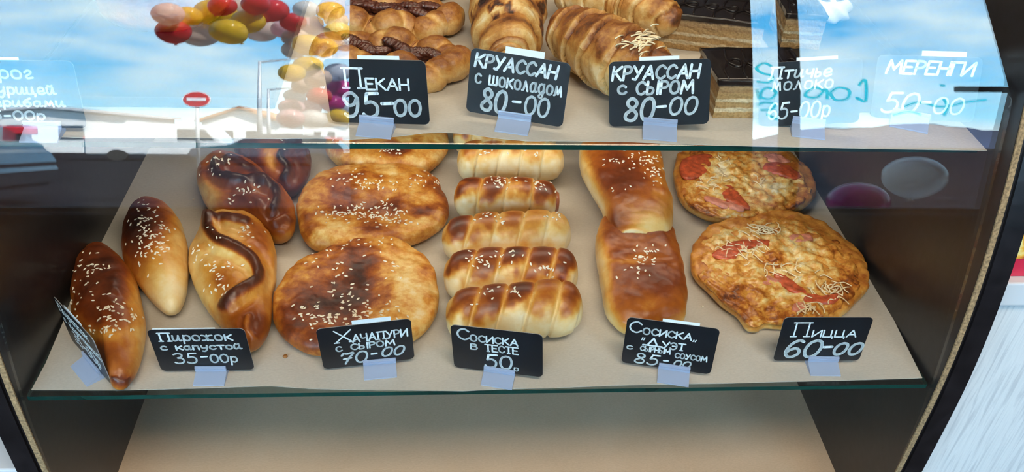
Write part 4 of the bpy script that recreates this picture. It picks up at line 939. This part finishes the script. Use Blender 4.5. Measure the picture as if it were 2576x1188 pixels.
def cake_mat():
    m, nt = mat('layered_sponge'); L = nt.links.new
    t = add(nt, 'ShaderNodeTexCoord'); s = add(nt, 'ShaderNodeSeparateXYZ'); L(t.outputs['Object'], s.inputs[0])
    n = add(nt, 'ShaderNodeTexNoise', Scale=120.0, Detail=4.0); L(t.outputs['Object'], n.inputs['Vector'])
    a = add(nt, 'ShaderNodeMath', _operation='MULTIPLY_ADD'); L(n.outputs[0], a.inputs[0]); a.inputs[1].default_value = 0.004; L(s.outputs['Z'], a.inputs[2])
    d = add(nt, 'ShaderNodeMath', _operation='DIVIDE'); L(a.outputs[0], d.inputs[0]); d.inputs[1].default_value = 0.038
    sp, cr_ = (0.42, 0.25, 0.095), (0.62, 0.49, 0.30)
    r = ramp(nt, [(0.0, sp), (0.20, sp), (0.23, cr_), (0.30, cr_), (0.33, sp), (0.45, sp), (0.48, cr_), (0.53, cr_), (0.56, sp), (0.70, sp), (0.72, (0.33, 0.18, 0.07)), (0.84, (0.40, 0.25, 0.11)), (0.90, (0.06, 0.03, 0.02)), (1.0, (0.03, 0.015, 0.01))]); L(d.outputs[0], r.inputs[0])
    mm = add(nt, 'ShaderNodeMix', _data_type='RGBA', _blend_type='MULTIPLY'); mm.inputs[0].default_value = 0.6; L(r.outputs[0], mm.inputs[6])
    n2 = add(nt, 'ShaderNodeTexNoise', Scale=420.0, Detail=3.0); L(t.outputs['Object'], n2.inputs['Vector'])
    r2 = ramp(nt, [(0.3, (0.45, 0.40, 0.35)), (0.6, (1, 1, 1))]); L(n2.outputs[0], r2.inputs[0]); L(r2.outputs[0], mm.inputs[7])
    p = add(nt, 'ShaderNodeBsdfPrincipled', Roughness=0.8); L(mm.outputs[2], p.inputs['Base Color'])
    b = add(nt, 'ShaderNodeBump', Strength=0.9, Distance=0.0015); L(n2.outputs[0], b.inputs['Height']); L(b.outputs[0], p.inputs['Normal'])
    o = add(nt, 'ShaderNodeOutputMaterial'); L(p.outputs[0], o.inputs[0]); return m
m_cake = cake_mat()
def cake(p_fl, ln, dp, rz, label, seed, H=0.036):
    c = onz(*p_fl, ZP); t = thing('layer_cake_slice', (c[0], c[1], ZP), label, 'cake', 'chocolate glazed cake slices on the upper shelf', rz)
    def grid_box(lo, hi, nx, ny, jit, sc):
        b = box_bm(lo, hi); bmesh.ops.subdivide_edges(b, edges=b.edges[:], cuts=9, use_grid_fill=True)
        for v in b.verts:
            k = noise.noise_vector(Vector((v.co.x*sc+seed, v.co.y*sc, v.co.z*sc*2))); v.co += k*jit; v.co.z = max(v.co.z, lo[2])
        return b
    bm_obj('sponge', grid_box((0, 0, 0), (ln, dp, H-0.0035), 10, 10, 0.0012, 140), m_cake, t, smooth=False)
    g = grid_box((-0.0008, -0.0008, H-0.0035), (ln+0.0008, dp+0.0008, H+0.0008), 10, 10, 0.0010, 60)
    bm_obj('chocolate_glaze', g, m_choc, t, smooth=True)
    V, F = [], []; rr = random.Random(seed)
    for k in range(5):
        x0 = ln*(0.1+0.2*k); pth = np.array([[x0, dp*0.06, H+0.0008], [x0+ln*0.02, dp*0.35, H+0.0011], [x0+ln*(0.14+0.05*rr.random()), dp*0.62, H+0.0011], [x0+ln*0.24, dp*0.60, H+0.0011], [x0+ln*0.20, dp*0.40, H+0.0011], [x0+ln*0.10, dp*0.55, H+0.0011], [x0+ln*0.14, dp*0.94, H+0.0008]])
        pth[:, 0] = np.clip(pth[:, 0], 0.002, ln-0.002)
        tv, tf, _, _ = tube(catmull(pth, 40, False), np.full(40, 0.0011), 8); k0 = len(V); V += list(tv); F += [tuple(i+k0 for i in f) for f in tf]
    mesh_obj('glaze_swirls', V, F, m_swirl, t)
    return t
cake((1793, 297), 0.085, 0.066, 0.02, 'front chocolate glazed layer cake slice right of the cheese croissant tag', 3)
cake((1655, 118), 0.100, 0.056, -0.24, 'rear chocolate glazed cake slice standing behind the front slice', 5)

t = thing('added_tray', (0.348, 0.255, ZP), 'added black tray behind the right reflections, under the meringue on the upper shelf', 'tray')  # tray added as a dark backing so the mirrored sky stays blue
bm_obj('base', box_bm((-0.060, -0.130, 0.0), (0.066, 0.150, 0.0015), 0.0006), plain('black_tray_enamel', (0.012, 0.012, 0.014), 0.45), t)
rb_ = bmesh.new()
for lo, hi in (((-0.060, -0.130), (0.066, -0.128)), ((-0.060, 0.148), (0.066, 0.150)), ((-0.060, -0.130), (-0.058, 0.150)), ((0.064, -0.130), (0.066, 0.150))): box_bm((lo[0], lo[1], 0.001), (hi[0], hi[1], 0.010), 0.0006, bm=rb_)
bm_obj('rim', rb_, bpy.data.materials['black_tray_enamel'], t)
ZP = ZP + 0.0018
cake((1962, 120), 0.040, 0.060, -0.1, 'third chocolate glazed cake slice behind the mirrored window bar', 7)
def meringue(px, label, seed):
    c = px; t = thing('meringue', (c[0], c[1], ZP), label, 'meringue', 'meringues at the right of the upper shelf'); bpy.context.view_layer.update()
    V, F = [], []; na = 48; prof_ = [(0.002, 0), (0.026, 0.0), (0.030, 0.008), (0.027, 0.018), (0.022, 0.024), (0.020, 0.030), (0.012, 0.037), (0.004, 0.044), (0.0004, 0.047)]
    pr = catmull(np.array(prof_), 40, False)
    for i, (r, z) in enumerate(pr):
        for j in range(na):
            a = 2*math.pi*j/na; f = 1+0.09*math.sin(8*(a+z*40))
            V.append((r*f*math.cos(a), r*f*math.sin(a), max(z, 0)))
    for i in range(39):
        for j in range(na): F.append((i*na+j, i*na+(j+1) % na, (i+1)*na+(j+1) % na, (i+1)*na+j))
    F.append(tuple(range(na))[::-1]); F.append(tuple(39*na+j for j in range(na)))
    mesh_obj('shell', V, F, m_mer, t)
    V, F = [], []
    for k in range(5):
        pth = [(math.cos(a)*(0.010+0.003*k), math.sin(a)*(0.010+0.003*k), 0.0400-0.0042*k+0.001) for a in np.linspace(k, k+4.4, 24)]
        tv, tf, _, _ = tube(np.array(pth), np.full(24, 0.0009), 6); k0 = len(V); V += list(tv); F += [tuple(i+k0 for i in f) for f in tf]
    mesh_obj('chocolate_drizzle', V, F, m_swirl, t)
meringue((0.372, 0.345), 'swirled meringue with chocolate drizzle at the top edge, right of the cakes', 1)

ZP = ZU + 0.0011
c = onz(250, 60, ZP); t = thing('added_tray', (c[0], c[1]+0.06, ZP), 'added black tray behind the left reflections, under the savoury pie on the upper shelf', 'tray'); bpy.context.view_layer.update()  # tray added to darken what lies behind the mirrored balloons and sky
tx0, tx1, ty0, ty1 = -0.405-c[0], onz(715, 200, ZP)[0]-c[0], 0.122-c[1]-0.06, 0.40-c[1]-0.06
tb = box_bm((tx0, ty0, 0.0), (tx1, ty1, 0.0015), 0.0006)
bm_obj('base', tb, bpy.data.materials['black_tray_enamel'], t)
rb_ = bmesh.new()
for lo, hi in (((tx0, ty0), (tx1, ty0+0.002)), ((tx0, ty1-0.002), (tx1, ty1)), ((tx0, ty0), (tx0+0.002, ty1)), ((tx1-0.002, ty0), (tx1, ty1))): box_bm((lo[0], lo[1], 0.001), (hi[0], hi[1], 0.010), 0.0006, bm=rb_)
bm_obj('rim', rb_, bpy.data.materials['black_tray_enamel'], t)
ZP = ZP + 0.0018
t = thing('savoury_pie', (-0.332, 0.318, ZP), 'large brown pie at the upper left behind the cut-off price tag', 'pie'); bpy.context.view_layer.update()
o, _ = blob('crust', [tuple(project(np.array([-0.332+0.066*math.cos(a)*(1+0.03*math.sin(3*a)), 0.318+0.058*math.sin(a), ZP+0.0143]))) for a in np.linspace(0, 2*math.pi, 14, endpoint=False)], ZP, 0.034, m_bread, parent=t, n=3.5, bake=(0.45, 0.70), lump=0.002, seed=40); fixnormals(o)

# ================================================================ price tags
G = {}
def glyph(ch, w_, s): G[ch] = (w_, [(q[0] == 'c', [tuple(map(float, p.split(','))) for p in q[2:].split()]) for q in s.split('|')])
O_ = 'c:.35,1 .12,.88 .02,.5 .12,.12 .35,0 .58,.12 .68,.5 .58,.88 .35,1'
glyph('П', .78, 'l:.08,0 .08,1|l:-.04,1 .8,1|l:.68,1 .68,0|l:-.06,0 .2,0|l:.55,0 .82,0')
glyph('Е', .58, 'l:.58,1 0,1 0,0 .6,0|l:0,.52 .46,.52'); glyph('К', .66, 'l:.02,0 .02,1|l:.62,1 .04,.48|l:.18,.56 .66,0')
glyph('А', .74, 'l:0,0 .4,1 .72,0|l:.16,.36 .6,.36'); glyph('Н', .66, 'l:0,0 0,1|l:.64,0 .64,1|l:0,.5 .64,.5')
glyph('Р', .56, 'l:.02,0 .02,1|c:.02,1 .38,.98 .55,.76 .4,.52 .02,.46'); glyph('У', .66, 'l:0,1 .36,.44|l:.66,1 .22,0 .02,.05')
glyph('С', .66, 'c:.64,.8 .4,1 .12,.84 .01,.5 .12,.16 .4,0 .66,.2'); glyph('Ы', .84, 'l:0,1 0,0|c:0,.54 .34,.5 .46,.27 .34,.03 0,0|l:.8,1 .8,0')
glyph('О', .72, O_); glyph('М', .9, 'l:0,0 .1,1 .44,.3 .78,1 .9,0'); glyph('Х', .72, 'l:0,1 .7,0|l:.7,1 0,0|l:-.05,0 .15,0|l:.58,0 .82,0')
glyph('Ч', .62, 'l:0,1 0,.66|c:0,.66 .12,.46 .36,.44 .6,.54|l:.6,1 .6,0'); glyph('И', .68, 'l:0,1 0,0 .66,1 .66,0'); glyph('Т', .66, 'l:0,1 .66,1|l:.33,1 .33,0|l:.2,0 .46,0')
glyph('В', .56, 'l:0,0 0,1|c:0,1 .4,.96 .46,.74 .3,.55 0,.53|c:0,.53 .46,.48 .54,.24 .38,.02 0,0')
glyph('Д', .84, 'l:.1,.08 .42,1 .68,.08|l:-.15,.06 .95,.06'); glyph('Э', .6, 'c:0,.82 .26,1 .52,.84 .6,.5 .52,.16 .26,0 0,.16|l:.2,.5 .58,.5')
glyph('Ц', .76, 'l:0,1 0,0 .74,0 .74,-.2|l:.6,1 .6,0'); glyph('Г', .52, 'l:0,0 0,1 .52,1'); glyph('Ь', .5, 'l:0,1 0,0|c:0,.54 .34,.5 .46,.27 .34,.03 0,0')
glyph('о', .52, 'c:.25,.68 .07,.6 .01,.34 .07,.08 .25,0 .43,.08 .5,.34 .43,.6 .25,.68'); glyph('с', .48, 'c:.46,.56 .28,.68 .08,.56 .01,.34 .08,.1 .28,0 .48,.12')
glyph('и', .56, 'c:.02,.68 0,.2 .12,.02 .3,.2 .42,.62|c:.42,.68 .42,.2 .48,.03 .58,.08'); glyph('й', .56, 'c:.02,.68 0,.2 .12,.02 .3,.2 .42,.62|c:.42,.68 .42,.2 .48,.03 .58,.08|c:.12,.88 .26,.80 .40,.9')
glyph('р', .5, 'l:.06,.68 0,-.32|c:.04,.5 .24,.68 .46,.55 .46,.2 .28,.02 .04,.14'); glyph('ж', .74, 'c:0,.66 .2,.6 .34,.34 .2,.06 0,.02|c:.72,.66 .5,.6 .36,.34 .5,.06 .72,.02|l:.36,.68 .36,0')
glyph('к', .52, 'l:.02,0 .04,.68|l:.5,.68 .06,.32|l:.16,.38 .52,0'); glyph('а', .56, 'c:.42,.58 .22,.68 .02,.45 .04,.12 .2,0 .4,.2 .44,.66|c:.44,.66 .42,.15 .48,.02 .58,.08')
glyph('п', .54, 'l:0,0 .02,.68|c:.02,.5 .2,.68 .4,.62 .44,.4|l:.44,.45 .46,0'); glyph('у', .5, 'c:0,.68 .02,.36 .2,.24 .42,.42|c:.46,.68 .42,.1 .24,-.3 .04,-.28')
glyph('т', .54, 'l:0,.68 .54,.68|l:.27,.68 .27,0'); glyph('ш', .72, 'l:.02,.68 .02,.04 .34,.04 .36,.68|l:.34,.04 .66,.04 .68,.68'); glyph('л', .54, 'c:0,.03 .12,.1 .24,.68|l:.24,.68 .48,0')
glyph('д', .54, 'c:.42,.56 .22,.68 .02,.45 .05,.12 .22,0 .42,.2|c:.44,.68 .42,.1 .32,-.3 .12,-.32 .1,-.15 .5,.1'); glyph('м', .66, 'c:0,.02 .08,.1 .14,.68|l:.14,.68 .32,.12 .5,.68 .6,0')
glyph('ч', .46, 'c:.02,.68 .04,.38 .22,.3 .42,.42|l:.44,.68 .42,0'); glyph('ь', .42, 'l:.03,.68 .03,0|c:.03,.36 .26,.38 .36,.2 .26,.02 .03,0'); glyph('е', .5, 'c:.05,.3 .4,.36 .4,.6 .22,.68 .04,.5 .03,.15 .22,0 .48,.14')
glyph('г', .42, 'c:.04,.52 .2,.68 .36,.6 .32,.42 .1,.2 .14,.02 .4,.08'); glyph('б', .52, 'c:.5,1 .3,.86 .06,.6 .02,.25 .2,0 .42,.1 .46,.35 .3,.55 .08,.42'); glyph('ц', .6, 'c:.02,.68 0,.15 .14,.02 .32,.12 .4,.66|l:.4,.68 .42,.04 .56,.02 .5,-.2'); glyph('в', .46, 'l:.03,0 .03,.68|c:.03,.68 .36,.66 .34,.42 .03,.38|c:.03,.38 .42,.34 .38,.04 .03,0')
glyph('0', .62, 'c:.32,1 .1,.84 .01,.45 .1,.1 .28,0 .5,.14 .6,.55 .52,.9 .32,1'); glyph('8', .62, 'c:.5,.86 .3,1 .1,.88 .12,.7 .34,.52 .56,.3 .5,.06 .28,0 .06,.1 .06,.3 .3,.5 .52,.7 .5,.86')
glyph('9', .6, 'c:.56,.8 .36,1 .1,.9 .04,.68 .2,.48 .42,.54 .56,.8 .54,.4 .4,.08 .16,0 .02,.1'); glyph('5', .62, 'l:.62,1 .2,.98 .12,.58|c:.12,.58 .36,.64 .56,.46 .52,.14 .3,0 .08,.03 .0,.12')
glyph('6', .6, 'c:.56,.92 .38,1 .14,.78 .03,.36 .14,.06 .34,0 .54,.16 .54,.38 .38,.52 .16,.42 .06,.26'); glyph('7', .62, 'c:.0,.78 .1,.96 .3,.9 .64,.98 .4,.5 .22,0|l:.12,.44 .52,.5')
glyph('3', .58, 'c:.04,.9 .28,1 .5,.88 .44,.64 .2,.54 .46,.5 .56,.26 .42,.04 .16,0 .0,.1'); glyph('-', .5, 'l:.06,.42 .44,.44'); glyph(' ', .4, ''.join(['l:0,0 0,0'])); glyph('"', .3, 'l:.06,1.05 .0,.85|l:.24,1.05 .18,.85'); glyph('„', .3, 'l:.06,.55 .0,.38|l:.22,.55 .16,.38')
G[' '] = (.42, [])

CW, CH = 0.0847, 0.0563
def text_strokes(txt, x0, x1, yt, yb, slant=0.0):
    """strokes of one line in card units: x0..x1 across, yt..yb down from the card's top edge (fractions)"""
    top = max(1.0 if any(p[1] > 0.8 for _, s in G[c][1] for p in s) else 0.68 for c in txt if c != ' ')
    mid = (yt+yb)/2; yt, yb = mid-(mid-yt)*0.90, mid+(yb-mid)*0.90
    h = (yb-yt)*CH/top; adv = [G[c][0]+0.16 for c in txt]; tot = sum(adv)-0.16
    sx = (x1-x0)*CW/tot; out = []; x = 0
    for c, a in zip(txt, adv):
        for curved, pts in G[c][1]:
            P = np.array([[x0*CW+(x+px+slant*py)*sx - CW/2, CH-yb*CH+py*h] for px, py in pts])
            out.append(catmull(P, max(10, len(P)*6), False) if curved and len(P) > 2 else P)
        x += a
    return out
def brush_mesh(strokes, z0, z1):
    """flat marker strokes with round ends and overlapping joints, lying in the card plane (x, y) between heights z0 and z1"""
    V, F = [], []
    def prism(q):
        k = len(V); n = len(q)
        V.extend([(a, b, z1) for a, b in q]); V.extend([(a, b, z0) for a, b in q])
        F.append(tuple(range(k, k+n)))
        for i in range(n): F.append((k+i, k+n+i, k+n+(i+1) % n, k+(i+1) % n))
    for P, wd in strokes:
        P = np.asarray(P); d = np.diff(P, axis=0); ln = np.linalg.norm(d, axis=1)
        for i in range(len(d)):
            if ln[i] < 1e-7: continue
            t = d[i]/ln[i]; nn = np.array([-t[1], t[0]])*wd/2; a, b = P[i], P[i+1]
            prism([a-nn, b-nn, b+nn, a+nn][::1])
        for i, p in enumerate(P):
            if 0 < i < len(P)-1 and len(P) > 8 and i % 2: continue
            prism([(p[0]+wd/2*math.cos(a), p[1]+wd/2*math.sin(a)) for a in np.linspace(0, 2*math.pi, 10, endpoint=False)])
    return V, F
def price_tag(c, yaw, tilt, roll, lines, label, strip=(.35, .72, .04), hold=(.38, .70)):
    t = thing('price_tag', c, label, 'price tag', None, math.radians(yaw))
    ti, ro = math.radians(tilt), math.radians(roll)
    # card plane: local x across, y up the card, z towards the viewer
    base = Matrix.Rotation(math.pi/2, 4, 'X') @ Matrix.Rotation(-ti, 4, 'X')
    X = base @ Matrix.Rotation(ro, 4, 'Z')
    def bmx(nm, bm, m, M_, par=t):
        bm.transform(M_); return bm_obj(nm, bm, m, par)
    r = 0.0048; poly = []
    for cx, cy, a0 in ((CW/2-r, r, -90), (CW/2-r, CH-r, 0), (-CW/2+r, CH-r, 90), (-CW/2+r, r, 180)):
        for k in range(7): a = math.radians(a0+15*k); poly.append((cx+r*math.cos(a), cy+r*math.sin(a)))
    b = prism_bm(poly, -0.0007, 0.0, 'z')
    for f in b.faces: f.material_index = 0 if abs(f.normal.z) > 0.5 else 1
    card = bmx('card', b, [m_card, m_cardedge], X)
    st = []
    for txt, x0, x1, yt, yb, wd, *sl in lines:
        for P in text_strokes(txt, x0, x1, yt, yb, sl[0] if sl else 0.0): st.append((P, wd*CW))
    V, F = brush_mesh(st, 0.0, 0.00018); V = [tuple(X @ Vector(v)) for v in V]
    mesh_obj('lettering', V, F, m_chalk, card, smooth=False)
    if strip:
        a, bb, up_ = strip
        bmx('paper_strip', box_bm(((a-.5)*CW, CH*0.80, -0.0010), ((bb-.5)*CW, CH*(1+up_), -0.0007)), m_strip, X)
    # clear holder: jaw that grips the card's lower edge, and a foot lying on the shelf towards the viewer
    h0, h1 = (hold[0]-.5)*CW, (hold[1]-.5)*CW
    pz = -(c[2]-(ZU if c[2] > 0.1 else 0.0))+0.0011     # shelf height in the tag's frame
    hb = bmesh.new()
    jaw = []
    def T_(y, z): v = base @ Vector((0, y, z)); return (v.y, v.z)
    outer = [T_(0.0066, 0.0006), T_(0.0066, 0.0016), T_(0.0056, 0.0018), T_(0.0054, 0.0027), T_(0.0045, 0.0027), T_(0.0042, 0.0018), T_(0.0032, 0.0018), T_(0.0030, 0.0027), T_(0.0020, 0.0027), T_(0.0017, 0.0018), T_(0.0002, 0.0020)]
    y0f = outer[-1][0]
    foot = [(y0f-0.0130, pz+0.0012), (y0f-0.0132, pz), (0.0045, pz), (0.0050, pz+0.0012)]
    bk = [T_(0.0015, -0.0018), T_(0.0062, -0.0018), T_(0.0062, -0.0010), T_(0.0004, -0.0010), T_(-0.0006, 0.0004), T_(0.0006, 0.0007)]
    prof_ = outer+foot+bk
    n = len(prof_)
    A = [hb.verts.new((h0, y, z)) for y, z in prof_]; B = [hb.verts.new((h1, y, z)) for y, z in prof_]
    hb.faces.new(A); hb.faces.new(B[::-1])
    for i in range(n): hb.faces.new((A[i], A[(i+1) % n], B[(i+1) % n], B[i]))
    bmesh.ops.recalc_face_normals(hb, faces=hb.faces[:])
    o = bm_obj('clear_holder', hb, m_clip, t)
    return t
W1, W2, W3 = 0.020, 0.026, 0.034
price_tag((-0.0990, 0.0885, 0.2318), -9.6, 4.6, 4.1, [('П', .18, .37, .12, .46, .022), ('ЕКАН', .40, .82, .28, .47, W1), ('95', .15, .50, .50, .92, W3), ('-', .52, .66, .55, .88, W3), ('00', .66, .92, .60, .88, .030)],
          'black price tag reading Pekan 95-00, half covered by mirrored balloons', (.34, .75, .055), (.29, .64))
price_tag((0.0140, 0.0971, 0.2320), -14.6, 8.9, -1.9, [('КРУАССАН', .05, .87, .06, .28, W2, .12), ('с шоколадом', .07, .95, .37, .53, .021), ('80', .15, .40, .57, .95, W3, .06), ('-', .46, .56, .58, .94, W2), ('00', .60, .84, .58, .90, .026)],
          'black price tag for the chocolate croissant, 80-00, tilted down to the right', (.34, .73, .10), (.34, .68))
price_tag((0.1385, 0.0879, 0.2325), -8.0, 13.2, 6.4, [('КРУАССАН', .03, .88, .07, .29, W2, .15), ('с', .09, .17, .36, .50, W2), ('СЫРОМ', .27, .83, .31, .52, W2, .1), ('80', .15, .44, .55, .93, W3, .12), ('-', .47, .58, .60, .88, W2), ('00', .60, .87, .56, .85, .026, .1)],
          'black price tag for the cheese croissant, 80-00, left of the cake', (.30, .69, .055), (.34, .68))
price_tag((0.2726, 0.0930, 0.2315), -12.0, 13.9, 9.4, [('Птичье', .10, .70, .07, .26, W1, .15), ('молоко', .12, .72, .30, .44, .017, .1), ('65-00р', .09, .70, .62, .90, W1, .1)],
          'price tag with faint writing and 65-00 under the mirrored window bar', (.36, .76, .05), (.33, .66))
price_tag((0.3800, 0.1040, 0.2311), -22.7, 15.9, 8.6, [('МЕРЕНГИ', .10, .92, .07, .29, W2, .15), ('50', .10, .44, .57, .92, W2, .15), ('-', .48, .58, .62, .88, W2), ('00', .60, .88, .62, .90, W1, .1)],
          'rightmost upper price tag reading Merengi 50-00', (.42, .84, .08), (.20, .58))
price_tag((-0.3770, 0.0780, 0.2311), -0.3, 8.0, 0.3, [('Пирог', .03, .61, .08, .27, W1), ('с курицей', .02, .78, .34, .50, W1), ('и грибами', .03, .84, .55, .68, W1), ('75-00р', .04, .63, .74, .88, W1)],
          'price tag for the chicken pie, cut off by the left edge of the photo', (-.0, .52, .04), (.42, .77))
price_tag((-0.3720, 0.0350, 0.0065), -48.0, -2.0, 3.5, [('Пирожок', .05, .80, .07, .27, W1), ('с картошкой', .06, .98, .35, .50, .018), ('35-00р', .20, .85, .56, .82, W1)],
          'steeply turned price tag at the lower left corner of the lower shelf', (.30, .72, .05), (.35, .75))
price_tag((-0.2637, 0.0235, 0.0062), -0.5, -4.7, 1.1, [('Пирожок', .10, .85, .07, .28, W1), ('с капустой', .08, .92, .34, .49, W1), ('35', .18, .42, .56, .83, W1), ('-', .46, .54, .56, .83, W1), ('00р', .56, .84, .60, .82, W1)],
          'black price tag reading 35-00 in front of the zigzag seam pie', (.06, .70, .015), (.37, .70))
price_tag((-0.1162, 0.0285, 0.0068), 6.3, -5.0, 2.6, [('Х', .18, .36, .08, .40, .017), ('АЧАПУРИ', .36, .95, .22, .42, .018), ('с', .17, .23, .47, .60, .018), ('СЫРОМ', .33, .80, .445, .60, .018), ('70', .20, .48, .64, .94, .024, .1), ('-', .53, .60, .66, .90, W2), ('00', .64, .88, .62, .86, .024, .2)],
          'black price tag reading 70-00 in front of the round flatbread', (.38, .79, .09), (.43, .79))
price_tag((0.0045, 0.0165, 0.0062), -13.3, -2.4, 3.5, [('С', .07, .20, .05, .32, .022), ('ОСИСКА', .21, .73, .17, .33, .018), ('В', .21, .28, .38, .52, .018), ('ТЕСТЕ', .37, .73, .36, .53, .018), ('50', .36, .66, .58, .92, .026), ('р', .68, .73, .84, .93, .014)],
          'black price tag reading 50 in front of the sausage rolls', None, (.34, .69))
price_tag((0.1647, 0.0185, 0.0064), -12.8, 2.8, 0.9, [('С', .04, .17, .06, .31, .019), ('ОСИСКА', .19, .72, .17, .32, .018), ('„', .19, .23, .34, .56, .013), ('Д', .24, .40, .37, .56, .020), ('УЭТ', .42, .67, .41, .57, .018), ('"', .74, .78, .30, .48, .013), ('с', .04, .10, .60, .68, .016), ('СЫРНЫМ', .19, .52, .57, .68, .015), ('СОУСОМ', .58, .93, .62, .74, .015), ('85', .14, .40, .73, .97, W1, .1), ('-', .46, .52, .74, .98, W1), ('00', .58, .76, .78, .93, .018, .1)],
          'black price tag with four lines of writing, 85-00, in front of the long buns', (.38, .78, .055), (.42, .77))
price_tag((0.3152, 0.0262, 0.0066), -2.3, 0.8, 1.5, [('П', .14, .33, .10, .45, .017), ('ИЦЦА', .37, .87, .28, .45, .017), ('60', .10, .50, .50, .93, .038, .12), ('-', .53, .65, .56, .86, .034), ('00', .66, .97, .57, .87, .034, .15)],
          'black price tag reading 60-00 in front of the large pizza', None, (.40, .75))
